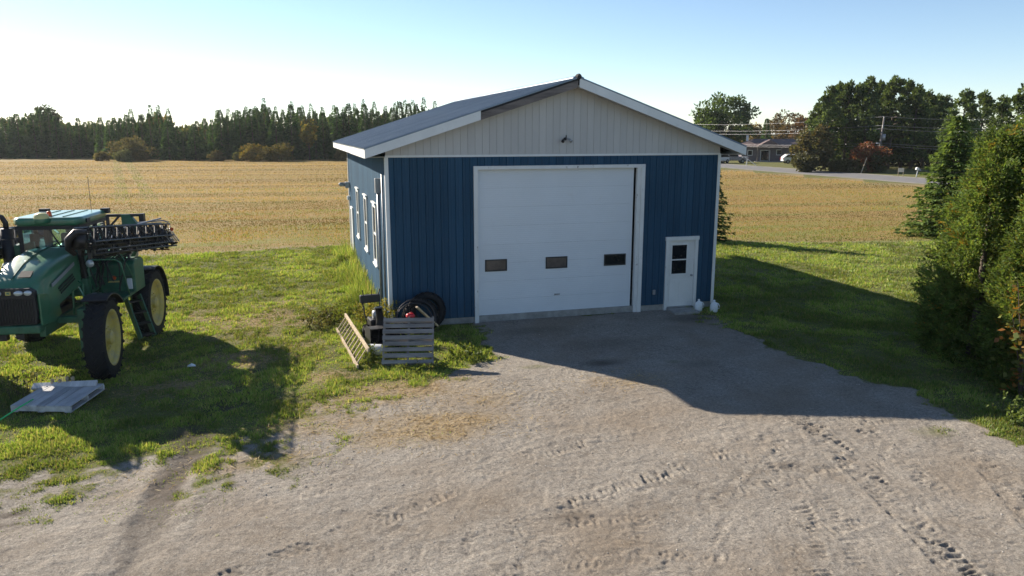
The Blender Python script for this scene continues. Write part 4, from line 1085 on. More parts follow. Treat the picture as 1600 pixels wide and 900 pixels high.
def build_grass():
    rs = np.random.RandomState(4)
    n = 1300000
    # sample in the visible wedge, denser close by
    th = PI / 2 - .27675 + (rs.rand(n) - .5) * rad(78)
    r = 8 * (52 / 8.) ** (rs.rand(n) ** .78)
    x = -2.263 + r * np.cos(th); y = -19.976 + r * np.sin(th)
    inside = (x > -.02) & (x < 9.78) & (y > -.06) & (y < 14.6)
    keep = ~inside & (y < field_edge(x) + 2.5)
    x, y, r = x[keep], y[keep], r[keep]
    keep = sdf_poly(x, y, YARD) < np.where(x < 2, 2.6, 1.2)
    x, y, r = x[keep], y[keep], r[keep]
    g, f, dk, dr, z, gv = masks(x, y)
    patch = fbm(x, y, 1.3, 131, 4); tuft = fbm(x, y, .33, 141, 3)
    prob = np.clip(g * 1.15 - .05, 0, 1) ** 1.3 * (1 - .75 * dk) * (1 - .72 * dr) * (.55 + .8 * sstep(.3, .6, tuft))
    # weeds sprinkled through the thin edge of the drive
    prob = np.maximum(prob, .05 * gv * sstep(.52, .68, patch) * (x < 2)); prob = np.maximum(prob, .30 * gv * sstep(.50, .66, tuft) * sstep(-.5, -2.5, x) * sstep(2.4, .2, sdf_poly(x, y, YARD)))
    k = (rs.rand(len(x)) < prob) & (f < .6)
    x, y, z, r, patch, tuft, dr, g = x[k], y[k], z[k], r[k], patch[k], tuft[k], dr[k], g[k]
    wall = sstep(1.3, .1, -x) * (x < 0) * (y > -.6) * (y < 15)               # rank growth along the left wall
    h = (.034 + .062 * sstep(.35, .7, tuft) * (.4 + patch)) * rs.uniform(.5, 1.4, len(x)) + wall * rs.uniform(.05, .55, len(x)) * sstep(.35, .6, tuft)
    h = h * (1 + .25 * (r > 22)) * np.clip(.3 + .75 * g, .3, 1)
    w = (.006 + .0011 * r) * rs.uniform(.7, 1.4, len(x))
    mul = .75 + .6 * sstep(.35, .65, patch)
    V1 = blades(x, y, z, h, w, [(.140, .225, .032), (.190, .270, .044), (.110, .185, .030), (.235, .260, .068), (.31, .275, .12)], rs, 1.1, mul)
    o = link('lawn_grass', mesh_np('lawn_grass', *V1), M['grass']); tag(o, 'short rough lawn grass around the shed', 'grass', kind='stuff')
    # dry straw lying about
    n = 60000
    x = rs.uniform(-8, 5, n); y = rs.uniform(-9, 6, n)
    g, f, dk, dr, z, gv = masks(x, y)
    k = (rs.rand(n) < dr * .8) & ~((x > -.02) & (y > -.05)); x, y, z = x[k], y[k], z[k]
    m = len(x); az = rs.rand(m) * 2 * PI
    P = np.column_stack([x, y, z + .012]); D = np.column_stack([np.cos(az), np.sin(az), (rs.rand(m) - .25) * .5]); ln = rs.uniform(.06, .20, m)
    V2 = kites(P, D, np.column_stack([(rs.rand(m) - .5), (rs.rand(m) - .5), np.ones(m)]), ln, np.full(m, .012), pal(rs, m, [(.36, .27, .14), (.44, .35, .20), (.26, .18, .09)], .15))
    o = link('straw_litter', mesh_np('straw_litter', *V2), M['straw']); tag(o, 'trampled dry straw scattered over the worn turf', 'straw', kind='stuff')
    # stubble of the field
    n = 430000
    th = PI / 2 - .27675 + (rs.rand(n) - .5) * rad(76)
    r = 30 * (168 / 30.) ** (rs.rand(n) ** .9)
    x = -2.263 + r * np.cos(th); y = -19.976 + r * np.sin(th)
    u = y + .12 * x; u = np.round(u / .36) * .36; y = u - .12 * x + rs.normal(size=n) * .04
    fe = y - field_edge(x)
    k = (fe + (fbm(x, y, 6, 21, 4) - .5) * 3 > -.4 + rs.rand(n) * 1.6) & (x < 57) & ~((x > -.3) & (x < 10) & (y < 15.2))
    x, y, r = x[k], y[k], r[k]
    stripe = fbm(x * .14 + y * .02, y + .12 * x, 1.2, 151, 4); n2 = fbm(x, y, 4, 161, 3)
    edge = y - field_edge(x)
    band = sstep(.42, .58, fbm(x * .04, y + .12 * x, 4.5, 155, 3))
    gr = rs.rand(len(x)) < np.clip(sstep(.44, .62, stripe) * (.9 - edge / 120) * (.25 + .75 * band) + .42 * sstep(13, 0, edge) + .13, .05, .92)
    h = rs.uniform(.03, .10, len(x)) * (.7 + .6 * n2); w = (.008 + .0008 * r) * rs.uniform(.7, 1.3, len(x))
    c1 = pal(rs, len(x), [(.33, .212, .074), (.38, .260, .098), (.275, .168, .058), (.40, .290, .122)], .15); c2 = pal(rs, len(x), [(.19, .23, .045), (.24, .25, .058), (.15, .19, .042)], .15)
    V3 = blades(x, y, np.zeros(len(x)), h, w, [(1, 1, 1)], rs, .45)
    tl = np.zeros(len(x), bool)
    for (xa, ya, xb, yb) in TRAM:
        tt = (y - ya) / (yb - ya); tl |= (np.abs(x - (xa + (xb - xa) * tt)) < .55) & (y > 45)
    gr = gr | (tl & (rs.rand(len(x)) < .8))
    macro = .80 + .45 * sstep(.3, .7, fbm(x * .35, y, 14, 163, 4))
    c1 = c1 * macro[:, None]
    T = np.repeat(np.where(gr[:, None], c2, c1) * (.52 + .16 * n2 + .68 * sstep(.34, .66, fbm(x * .05, y + .12 * x, 3.2, 157, 4)))[:, None], 3, axis=0)
    o = link('stubble', mesh_np('stubble', V3[0], V3[1], T), M['straw']); tag(o, 'rows of cut straw stubble with green regrowth', 'stubble', kind='stuff')
    # loose pebbles on the drive
    n = 5200
    x = rs.uniform(-7, 9.5, n); y = -13.5 + 13 * rs.rand(n) ** 1.2
    g, f, dk, dr, z, gv = masks(x, y); k = (gv > .6) & (rs.rand(n) < .25 + 1.1 * sstep(.45, .7, fbm(x, y, .9, 171, 3))); x, y, z = x[k], y[k], z[k]
    m = len(x); s = .006 + .016 * rs.rand(m) ** 3
    oct_ = np.array([(1, 0, 0), (0, 1, 0), (-1, 0, 0), (0, -1, 0), (0, 0, .7), (0, 0, -.7)]); of = np.array([(0, 1, 4), (1, 2, 4), (2, 3, 4), (3, 0, 4), (1, 0, 5), (2, 1, 5), (3, 2, 5), (0, 3, 5)])
    V = oct_[None] * np.array([1, 1, .6]) * s[:, None, None] * (1 + (rs.rand(m, 6, 1) - .5) * .6) + np.column_stack([x, y, z + s * .05])[:, None]
    F = (of[None] + (np.arange(m) * 6)[:, None, None]).reshape(-1, 3)
    T = np.repeat(pal(rs, m, [(.42, .38, .33), (.52, .48, .43), (.30, .28, .26), (.36, .31, .25)], .2), 6, axis=0)
    o = link('pebbles', mesh_np('pebbles', V.reshape(-1, 3), F, T), M['pebble']); tag(o, 'loose pebbles scattered over the gravel yard', 'pebbles', kind='stuff')
M['pebble'] = leafmat('pebble', 0.0, spec=0.02)
build_grass()
# tall weeds among the scrap by the shed corner
def weeds(name, loc, w, h, cols, label, seed, n=260):
    rs = np.random.RandomState(seed); r = empty(name, loc, 0, label, 'weed'); L = []; b = MB()
    for k in range(16):
        a = rs.rand() * 2 * PI; d = w * .5 * rs.rand() ** .5; hh = h * rs.uniform(.5, 1.0)
        p = (math.cos(a) * d, math.sin(a) * d, -.02); q = (p[0] * 1.4 + rs.uniform(-.08, .08), p[1] * 1.4, hh)
        b.tube([p, q], [.006, .003], 4)
        m = n // 16; t = rs.rand(m) ** .7
        P = np.array(p) + (np.array(q) - np.array(p)) * t[:, None] + rs.normal(size=(m, 3)) * .03
        D = rs.normal(size=(m, 3)) + np.array([0, 0, .4]); s = rs.uniform(.04, .11, m)
        L.append(kites(P, D, rs.normal(size=(m, 3)), s, s * .5, pal(rs, m, cols)))
    V, F, T = cat_vft(L); link('leaves', mesh_np('leaves', V, F, T), M['leaf'], r); b.build('stems', M['bark'], r)
YW = [(.20, .19, .04), (.26, .22, .05), (.13, .15, .035)]
weeds('weed_clump', (-.28, -.35, 0), .7, .95, YW, 'tall yellowing weeds at the left front corner of the shed', 1, 900)
weeds('weed_clump', (-.55, .6, 0), .7, .6, YW, 'yellow-green weeds against the left wall behind the scrap', 2, 700)
weeds('weed_clump', (-1.75, .55, 0), .8, .55, [(.10, .12, .03), (.16, .14, .05), (.08, .07, .03)], 'dark scrubby weed clump left of the wooden ladder', 3, 700)
weeds('weed_clump', (-.75, -3.1, 0), .5, .35, [(.11, .14, .03), (.15, .17, .04)], 'green weeds at the lower end of the ladder', 4, 420)
weeds('weed_clump', (.2, -3.85, 0), .9, .22, [(.11, .15, .03), (.14, .17, .04)], 'low weeds along the foot of the leaning pallet', 5, 420)
weeds('weed_clump', (1.35, -3.3, 0), .9, .22, [(.12, .17, .03), (.15, .19, .04)], 'patch of bright low weeds right of the leaning pallet', 6, 620)
weeds('weed_clump', (-1.45, 1.6, 0), .9, .5, [(.13, .17, .03), (.17, .19, .04)], 'green weed clump on the bank behind the ladder', 7, 620)
weeds('weed_clump', (10.15, -9.75, 0), .7, .4, [(.10, .14, .03), (.13, .17, .04)], 'fresh green weeds at the foot of the cedars', 8, 520)
weeds('weed_clump', (-7.75, -3.35, 0), .6, .55, [(.14, .16, .04), (.20, .19, .07)], 'thin seeding weeds behind the flat pallet', 9, 160)

# ------------------------------------------------------------------ pallets and scrap
def pallet(loc, rot, name, label, top_n=7, w=1.15, l=1.15, seed=0, bottom_n=3, gap=.012, wood='pallet'):
    """boards run along local y, stringers along x; z up"""
    r = empty(name, loc, 0, label, 'pallet'); r.rotation_euler = rot
    rs = random.Random(seed)
    for k in range(3):
        y = -l / 2 + .02 + k * (l - .04) / 2
        MB().box(-w / 2, w / 2, y - .02, y + .02, .018, .108).build('stringer', M[wood], r)
    bw = w / top_n
    for k in range(top_n):
        x0 = -w / 2 + k * bw
        o = MB().box(x0 + gap * .2 + rs.uniform(0, gap * .3), x0 + bw - gap * rs.uniform(.6, 1.0), -l / 2 + rs.uniform(-.012, .012), l / 2 + rs.uniform(-.012, .012), .1085, .128).build('deck_board', M[wood], r)
    for k in range(bottom_n):
        x0 = -w / 2 + k * (w - .12) / max(1, bottom_n - 1)
        MB().box(x0, x0 + .12, -l / 2, l / 2, -.002, .0175).build('bottom_board', M[wood], r)
    return r
pallet((-6.93, -4.10, .07), (rad(2), rad(1), rad(-16)), 'pallet', 'grey wooden pallet lying flat in the grass before the sprayer', 7, 1.12, 1.2, 3)
o = MB().obox((0, 0, 0), (1.25, .14, .045), (0, 0, 0)).build('plank', M['pallet'], None)
o.location = (-6.95, -3.62, .225); o.rotation_euler = (rad(35), rad(-2), rad(-13)); tag(o, 'loose grey plank lying across the back of the flat pallet', 'plank')
for k, (dx, dy) in enumerate(((-.22, .0), (-.08, -.03), (.02, .12), (.12, .1))):
    o = MB().box(-.022, .022, -.03, .03, 0, .13).build('wood_block', M['ladder_wood'], None)
    o.location = (-6.97 + dx, -3.52 + dy, .195); o.rotation_euler = (0, 0, -.2)
    tag(o, ['pale wood block on the flat pallet, leftmost of four', 'pale wood block on the flat pallet, second from left', 'pale wood block on the flat pallet, third from left', 'pale wood block on the flat pallet, rightmost of four'][k], 'wood block', 'small blocks on the flat pallet')
o = MB().tube([(-7.28, -4.42, .235), (-7.40, -4.70, .21), (-7.65, -5.05, .10), (-8.0, -5.3, .05), (-8.6, -5.8, .03), (-9.6, -6.4, .03)], .014, 6).build('rope', M['rope'], None, True)
tag(o, 'bright green rope trailing from the flat pallet to the picture edge', 'rope')
# pallet leaning on the tyres
pallet((-.03, -3.10, .42), (rad(57), 0, rad(-13)), 'pallet', 'weathered grey pallet leaning back against the tyres', 8, 1.15, 1.15, 8, 3, .045, 'pallet_brown')
lp = bpy.data.objects['pallet.001']
lp.rotation_euler = (0, 0, 0)
lp.rotation_mode = 'XYZ'
# its boards face the camera: boards horizontal, tilted back
lp.matrix_world = Matrix.Translation((.02, -3.28, .50)) @ Matrix.Rotation(rad(-13), 4, 'Z') @ Matrix.Rotation(rad(55), 4, 'X') @ Matrix.Rotation(rad(90), 4, 'Z')
o = MB(); o.lathe([(.001, -.10), (.05, -.10), (.07, -.07), (.075, .03), (.06, .08), (.02, .10), (.001, .10)], 14, 'x'); o.v = [(x, y, z * .75) for x, y, z in o.v]; o.tube([(-.05, 0, .055), (0, .0, .085), (.06, 0, .055)], .012, 6)
o = o.build('fuel_can', M['red'], None, True); o.location = (.13, -2.92, 1.02); o.rotation_euler = (.2, .1, .4)
tag(o, 'small red plastic can lying on top of the leaning pallet', 'can')
# tyres against the front wall
def big_tyre(name, R, w, lugs, rimr):
    b = MB(); h = w / 2
    prof = [(rimr, -h * .7), (rimr + .03, -h * .92), (R * .80, -h), (R * .93, -h * .92), (R * .985, -h * .7), (R, -h * .4), (R, h * .4), (R * .985, h * .7), (R * .93, h * .92), (R * .80, h), (rimr + .03, h * .92), (rimr, h * .7), (rimr, -h * .7)]
    b.lathe(prof, 48, 'x')
    for k in range(lugs):
        for s in (-1, 1):
            a = 2 * PI * (k + (.5 if s > 0 else 0)) / lugs
            a2 = a - .26
            rr = R + .012
            p = (s * h * .96, math.cos(a2) * R * .965, math.sin(a2) * R * .965); q = (s * .01, math.cos(a) * rr, math.sin(a) * rr)
            n = (0, math.cos(a), math.sin(a))
            b.bar(p, q, .045 * R / .85, .055, n)
    return b
t1 = big_tyre('t', .48, .28, 20, .31).build('tyre', M['tyre'], None)
t1.location = (.88, -.42, .64); t1.rotation_euler = (0, rad(12), rad(84)); tag(t1, 'large worn tyre leaning on the blue wall, nearest the wall', 'tyre')
t1.matrix_world = Matrix.Translation((.95, -.28, .485)) @ Matrix.Rotation(rad(-10), 4, 'X') @ Matrix.Rotation(rad(90), 4, 'Z')
t2 = big_tyre('t', .45, .22, 22, .33).build('tyre', M['tyre'], None)
t2.matrix_world = Matrix.Translation((.70, -.74, .45)) @ Matrix.Rotation(rad(-14), 4, 'X') @ Matrix.Rotation(rad(84), 4, 'Z')
tag(t2, 'thinner black tyre standing in front of the large one', 'tyre')
for k, (zz, rr) in enumerate(((0, .50), (.06, .46))):
    b = MB(); b.lathe([(rr - .015, -.012), (rr + .015, -.012), (rr + .015, .012), (rr - .015, .012), (rr - .015, -.012)], 40, 'x')
    o = b.build('steel_hoop', M['dark_metal'], None, True); o.matrix_world = Matrix.Translation((.50 - .05 * k, -1.22 - zz, .52 - .04 * k)) @ Matrix.Rotation(rad(-24), 4, 'X') @ Matrix.Rotation(rad(80), 4, 'Z')
    tag(o, ['grey steel hoop leaning on the tyres, outer of two', 'grey steel hoop leaning on the tyres, inner of two'][k], 'hoop', 'steel hoops by the tyres')
o = MB().bar((.45, -1.75, .95), (1.05, -1.25, .30), .07, .04).build('board', M['ladder_wood'], None); tag(o, 'short board propped slanting across the tyres', 'board')
# wooden ladder lying on edge, leaning towards the scrap
ld = empty('wooden_ladder', (-1.2, -1.6, 0), 0, 'bleached wooden ladder resting on its edge beside the black snow blower', 'ladder')
lo0, lo1 = Vector((-.24, 1.75, .04)), Vector((.04, -1.82, .04)); up0, up1 = lo0 + Vector((.26, .05, .36)), lo1 + Vector((.26, .05, .36))
MB().bar(lo0, lo1, .045, .085).build('rail', M['ladder_wood'], ld); MB().bar(up0, up1, .045, .085).build('rail', M['ladder_wood'], ld)
for k in range(11):
    t = .05 + .09 * k
    MB().bar(lo0.lerp(lo1, t), up0.lerp(up1, t), .05, .03, (1, 0, 0)).build('rung', M['ladder_wood'], ld)
# black snow blower
sb = empty('snow_blower', (-.42, -1.75, 0), rad(8), 'black walk-behind snow blower with curved chute among the scrap', 'snow blower')
b = MB(); pts = []
for k in range(9):
    a = PI * (.5 + k / 8); pts.append((.22 * math.cos(a) * 1.0 + .0, .28 + .26 * math.sin(a)))
prof = [(-.30, .54)] + [(.05 + .22 * math.cos(a), .28 + .25 * math.sin(a)) for a in np.linspace(PI / 2, -PI / 2, 9)] + [(-.30, .03)]
inner = [(-.30, .05)] + [(.05 + .20 * math.cos(a), .28 + .23 * math.sin(a)) for a in np.linspace(-PI / 2, PI / 2, 9)] + [(-.30, .52)]
b.prism([(p[0], p[1]) for p in prof] + [(p[0], p[1]) for p in inner], 'x', -.36, .36)
b.build('auger_housing', M['black'], sb)
for s in (-1, 1):
    MB().prism([(-.32, .02), (-.32, .56), (.05, .56), (.22, .45), (.28, .28), (.22, .1), (.05, .02)], 'x', s * .362 - .006, s * .362 + .006).build('side_plate', M['black'], sb)
b = MB()
for s in (-1, 1):
    pts = [(s * (.03 + .31 * t), -.02 + .16 * math.cos(t * 9), .27 + .16 * math.sin(t * 9)) for t in np.linspace(0, 1, 26)]
    b.tube(pts, .022, 6)
b.tube([(-.36, -.02, .27), (.36, -.02, .27)], .025, 8); b.build('auger', M['dark_metal'], sb, True)
ch = MB().tube([(0, .16, .5), (0, .16, .66), (-.02, .13, .82), (-.06, .03, .96)], [.11, .10, .09, .085], 10, False).build('chute', M['black'], sb, True)
MB().obox((-.09, -.05, 1.0), (.19, .16, .02), (rad(-25), 0, 0)).build('chute_deflector', M['grey_metal'], sb)
MB().box(-.2, .2, .3, .72, .28, .62).build('engine', M['dark_metal'], sb, bevel=.03)
MB().lathe([(.001, -.1), (.1, -.1), (.12, -.06), (.12, .06), (.1, .1), (.001, .1)], 14, 'x', (0, .5, .70)).build('fuel_tank', M['grey_metal'], sb, True)
for s in (-1, 1):
    MB().tube([(s * .17, .65, .3), (s * .2, .95, .62), (s * .22, 1.1, .98), (s * .22, 1.3, 1.05)], .016, 6).build('handlebar', M['black'], sb, True)
    wm = big_tyre('w', .22, .13, 12, .10); wm.v = [(x + s * .27, y + .52, z + .22) for x, y, z in wm.v]; wm.build('wheel', M['tyre'], sb)
MB().box(-.28, .24, 1.02, 1.16, .90, 1.10).build('control_panel', M['black'], sb, bevel=.02)
for s in (-.2, .02, .2): MB().tube([(s, 1.05, 1.08), (s * 1.1, 1.0, 1.25)], .014, 6).build('control_lever', M['black'], sb)
# white pail on its side
pl = empty('pail', (-.66, -2.55, .15), 0, 'white plastic pail lying on its side by the leaning pallet', 'pail')
MB().lathe([(.001, -.17), (.12, -.17), (.145, .17), (.155, .17), (.155, .15), (.128, -.16)], 22, 'x').build('body', M['pail'], pl, True)
pl.rotation_euler = (0, rad(6), rad(155))
MB().tube([(.16, .15 * math.cos(a), .15 * math.sin(a)) for a in np.linspace(-.3, 3.4, 12)], .004, 5).build('handle', M['grey_metal'], pl)
# litter
b = MB(); b.add([(-.08, -.05, .03), (.0, -.07, .06), (.09, -.03, .03), (.07, .06, .05), (-.02, .07, .04), (-.09, .03, .05), (0, 0, .10)], [(0, 1, 6), (1, 2, 6), (2, 3, 6), (3, 4, 6), (4, 5, 6), (5, 0, 6), (5, 4, 3, 2, 1, 0)])
o = b.build('litter', M['paper'], None); o.location = (-4.74, -2.38, .02); tag(o, 'crumpled white litter lying on the shaded grass', 'litter')

# ------------------------------------------------------------------ the self-propelled sprayer
def build_sprayer():
    r = empty('crop_sprayer', (-7.56, -.63, 0), rad(-5.5), 'green self-propelled crop sprayer with folded booms and yellow wheels', 'sprayer')
    G, DG, K, DM = M['green'], M['dgreen'], M['black'], M['dark_metal']
    R = .87
    tm = big_tyre('wheel', R, .40, 26, .57).mesh('wheel')
    rim = MB(); rim.lathe([(.60, -.20), (.60, -.17), (.55, -.15), (.54, .10), (.57, .17), (.61, .19), (.61, .165), (.56, .13), (.52, .04), (.34, .01), (.30, .07), (.18, .08), (.001, .085)], 40, 'x')
    rimm = rim.mesh('rim', True)
    hub = MB(); hub.lathe([(.15, .08), (.15, .16), (.10, .19), (.001, .19)], 16, 'x')
    for k in range(10):
        a = k * PI / 5; hub.lathe([(.018, .07), (.018, .11), (.001, .11)], 6, 'x', (0, .23 * math.cos(a), .23 * math.sin(a)))
    hubm = hub.mesh('hub', False)
    for sx in (1, -1):
        for y in (-1.75, 1.75):
            w = link('wheel', tm, M['tyre'], r); tx = 1.32 if sx > 0 else 1.50; w.location = (sx * tx, y, R); w.rotation_euler = (0, 0, 0 if sx > 0 else PI)
            if y < 0: w.rotation_euler.z += rad(4)
            link('rim', rimm, M['yellow'], w)
            link('hub', hubm, M['yellow'] if y < 0 else DM, w)
            # suspension leg over the wheel and fender
            MB().box(sx * (tx - .34) - .09, sx * (tx - .34) + .09, y - .14, y + .14, .62, 1.55).build('wheel_leg', DG, r, bevel=.02)
            MB().tube([(sx * .85, y, 1.3), (sx * (tx - .3), y, 1.3)], .07, 8).build('axle_tube', DG, r); MB().tube([(sx * (tx - .34), y, R), (sx * (tx - .12), y, R)], .17, 14).build('wheel_motor', DM, r, True)
            f = MB(); n = 12; a0, a1 = (rad(40), rad(112)) if y < 0 else (rad(-2), rad(108))
            pr = []
            for k in range(n + 1):
                a = a0 + (a1 - a0) * k / n; pr.append((y + (R + .09) * math.cos(a), R + (R + .09) * math.sin(a)))
            pr2 = [(y + (R + .06) * math.cos(a), R + (R + .06) * math.sin(a)) for a in np.linspace(a1, a0, n + 1)]
            f.prism(pr + pr2, 'x', sx * tx - .25, sx * tx + .25)
            f.build('fender', K, r, bevel=.006)
    # chassis
    b = MB()
    for s in (-1, 1): b.box(s * .42 - .06, s * .42 + .06, -2.45, 3.1, 1.12, 1.36)
    b.box(-.9, .9, -1.83, -1.67, 1.24, 1.38); b.box(-.9, .9, 1.55, 1.95, 1.14, 1.38); b.box(-.42, .42, -.2, .2, 1.15, 1.33)
    b.build('chassis', DG, r, bevel=.015)
    b = MB(); b.box(-.36, .36, -2.2, -.7, 1.36, 1.85); b.box(-.30, .44, -1.6, -.8, 1.2, 1.5); b.tube([(.40, -2.0, 1.6), (.40, -1.2, 1.65), (.42, -.7, 1.5)], .07, 8); b.lathe([(.001, -.05), (.17, -.05), (.17, .05), (.001, .05)], 16, 'y', (.3, -1.3, 1.72))
    b.build('engine', DM, r, bevel=.02)
    # hood: lofted shell
    secs = [(-2.66, .40, 1.62, 2.13), (-2.60, .47, 1.52, 2.24), (-2.35, .52, 1.55, 2.38), (-1.9, .53, 1.62, 2.53), (-1.3, .54, 1.72, 2.64), (-.75, .56, 1.8, 2.69), (-.52, .56, 1.82, 2.69)]
    V = []; nsec = 15
    for y, hw, zb, zt in secs:
        for k in range(nsec):
            t = k / (nsec - 1) * PI
            cx = -math.cos(t); sz = math.sin(t)
            ex = math.copysign(abs(cx) ** .42, cx) * hw; ez = zb + (zt - zb) * (sz ** .38 if sz > 1e-6 else 0)
            V.append((ex, y, ez))
    F = []
    for i in range(len(secs) - 1):
        for k in range(nsec - 1): F.append((i * nsec + k, i * nsec + k + 1, (i + 1) * nsec + k + 1, (i + 1) * nsec + k))
    F.append(tuple(range(nsec))[::-1])
    hd = MB().add(V, F).build('hood', G, r, True)
    sl = MB().tube([(0, -2.5, 2.335), (0, -1.9, 2.545), (0, -1.3, 2.655), (0, -.6, 2.705)], .012, 6); sl.build('hood_seam', DG, hd)
    MB().box(-.01, .20, -2.49, -2.27, 2.33, 2.345)
    v = MB(); v.obox((.2, -2.32, 2.395), (.22, .20, .02), (rad(29), 0, 0)); v.build('hood_vent', M['dark_metal'], hd)
    for s in (-1, 1):
        st = MB(); st.bar((s * .545, -2.05, 2.10), (s * .572, -.85, 2.36), .012, .075); st.build('side_stripe', M['tank_grey'], hd)
        for q in range(3):
            MB().bar((s * .55, -1.75 + q * .05, 1.98 - q * .06), (s * .575, -1.0 + q * .05, 2.15 - q * .06), .012, .028).build('side_louvre', K, hd)
    # nose: grille with upright slats, lights, badge, bumper
    g = MB().prism([(-.44, 1.44), (.44, 1.44), (.47, 1.62), (.46, 2.10), (.38, 2.18), (-.38, 2.18), (-.46, 2.10), (-.47, 1.62)], 'y', -2.70, -2.55).build('grille', K, r, bevel=.01)
    for k in range(17):
        x = -.40 + k * .05; MB().bar((x, -2.715, 1.47), (x, -2.715, 1.97), .018, .025, (0, 1, 0)).build('grille_slat', DM, g)
    nb = MB().box(-.45, .45, -2.72, -2.50, 1.985, 2.02); nb.build('grille_bar', DM, g)
    for x, w in ((-.33, .13), (-.18, .12), (.19, .16), (.36, .14)):
        b = MB(); b.lathe([(.001, -.03), (.5, -.03), (.5, .02), (.001, .03)], 16, 'y'); b.v = [(vx * w, vy, vz * .10) for vx, vy, vz in b.v]
        o = b.build('headlight', M['lamp'], r, True); o.location = (x, -2.715, 2.09)
    b = MB(); b.box(-.045, .045, -2.725, -2.7, 2.055, 2.125); o = b.build('badge', M['yellow'], r)
    MB().prism([(-.028, 2.07), (.0, 2.075), (.028, 2.07), (.03, 2.09), (.018, 2.095), (.028, 2.112), (.012, 2.105), (-.01, 2.11), (-.03, 2.098), (-.02, 2.09)], 'y', -2.7275, -2.7245).build('badge_emblem', G, o)
    # side cheeks under the hood
    for s in (-1, 1):
        MB().prism([(-2.62, 1.40), (-2.0, 1.34), (-1.65, 1.42), (-1.75, 1.75), (-2.3, 2.0), (-2.62, 2.05)], 'x', s * .50 - .02, s * .50 + .02).build('side_panel', G, r, bevel=.01)
    MB().box(-.5, .5, -2.74, -2.5, 1.26, 1.43).build('front_bumper', DG, r, bevel=.03)
    b = MB(); b.box(-.28, -.12, -2.74, -2.6, 1.14, 1.26); b.box(.05, .2, -2.74, -2.6, 1.16, 1.26); b.build('tow_hook', DM, r)
    # ---- cab
    b = MB(); b.box(-.66, .66, -.45, 1.15, 1.55, 1.95); b.build('cab_base', DG, r, bevel=.03)
    rf = MB().prism([(-.72, -.40), (-.60, -.58), (.60, -.58), (.72, -.40), (.70, 1.10), (.58, 1.28), (-.58, 1.28), (-.70, 1.10)], 'z', 3.16, 3.35).build('cab_roof', G, r, True, bevel=.07, seg=4)
    for k in (-.3, .0, .3): MB().bar((k, -.4, 3.356), (k, 1.1, 3.356), .03, .018).build('roof_rib', G, rf)
    MB().box(-.66, .66, -.52, 1.2, 3.08, 3.165).build('roof_liner', K, rf)
    pil = {'f': [(-.60, -.42, 1.95), (-.58, -.48, 3.1)], 'm': [(-.66, .5, 1.95), (-.64, .45, 3.1)], 'r': [(-.62, 1.12, 1.95), (-.6, 1.12, 3.1)]}
    for s in (1, -1):
        for k_, (p, q) in pil.items():
            MB().bar((s * p[0], p[1], p[2]), (s * q[0], q[1], q[2]), .085, .085).build('cab_pillar', K, r, bevel=.012)
        for ya, yb in ((-.40, .45), (.53, 1.08)):
            MB().add([(s * .655, ya, 1.98), (s * .66, yb, 1.98), (s * .635, yb, 3.09), (s * .615, ya - .03, 3.09)], [(0, 1, 2, 3)]).build('side_window', M['cab_glass'], r)
    MB().add([(-.58, -.45, 1.98), (.58, -.45, 1.98), (.56, -.50, 3.09), (-.56, -.50, 3.09)], [(0, 1, 2, 3)]).build('windshield', M['cab_glass'], r)
    MB().add([(-.6, 1.14, 1.98), (.6, 1.14, 1.98), (.58, 1.14, 3.09), (-.58, 1.14, 3.09)], [(0, 1, 2, 3)]).build('rear_window', M['cab_glass'], r)
    MB().bar((.02, -.505, 3.08), (.42, -.485, 2.3), .012, .03).build('wiper', K, r)
    st = MB(); st.box(-.24, .24, .35, .80, 2.0, 2.18); st.box(-.24, .24, .74, .88, 2.15, 2.85); st.box(-.13, .13, .75, .87, 2.85, 3.0); st.build('seat', M['tank_grey'], r, bevel=.04)
    sw = MB(); n = 20
    sw.tube([(.19 * math.cos(a), .19 * math.sin(a) * .85, .19 * math.sin(a) * .5) for a in np.linspace(0, 2 * PI, n + 1)], .014, 6); sw.tube([(0, 0, 0), (0, -.14, -.42)], .03, 8); sw.tube([(-.19, 0, 0), (.19, 0, 0)], .012, 5)
    o = sw.build('steering_wheel', K, r, True); o.location = (.02, .08, 2.62)
    MB().box(-.3, .34, -.36, -.18, 1.95, 2.28).build('dashboard', M['tank_grey'], r, bevel=.03)
    MB().box(-.46, -.27, -.34, -.3, 2.80, 2.97).build('monitor', K, r)
    # guidance dome on the roof front, beacon, antenna
    d = MB().lathe([(.001, .12), (.09, .115), (.135, .08), (.145, .03), (.145, 0)], 20).build('guidance_dome', M['dome'], r, True); d.location = (-.06, -.62, 3.34)
    o = MB().lathe([(.146, .0), (.15, -.06), (.13, -.11), (.001, -.12)], 20).build('dome_base', G, d, True)
    MB().tube([(.1, .05, -.03), (.3, .12, -.03)], .03, 6).build('dome_bracket', DG, d)
    o = MB().lathe([(.001, .09), (.04, .085), (.055, .0), (.06, -.02)], 12).build('beacon', M['orange'], r, True); o.location = (-.02, -.30, 3.38)
    MB().box(-.62, -.42, .7, .82, 3.36, 3.43).build('roof_light', K, r); MB().box(.55, .75, -.30, -.1, 3.2, 3.29).build('roof_light', K, r); MB().box(.60, .78, 1.05, 1.2, 3.27, 3.39).build('roof_light', K, r)
    MB().tube([(.42, 1.0, 3.35), (.42, 1.0, 4.15)], .006, 4).build('antenna', K, r)
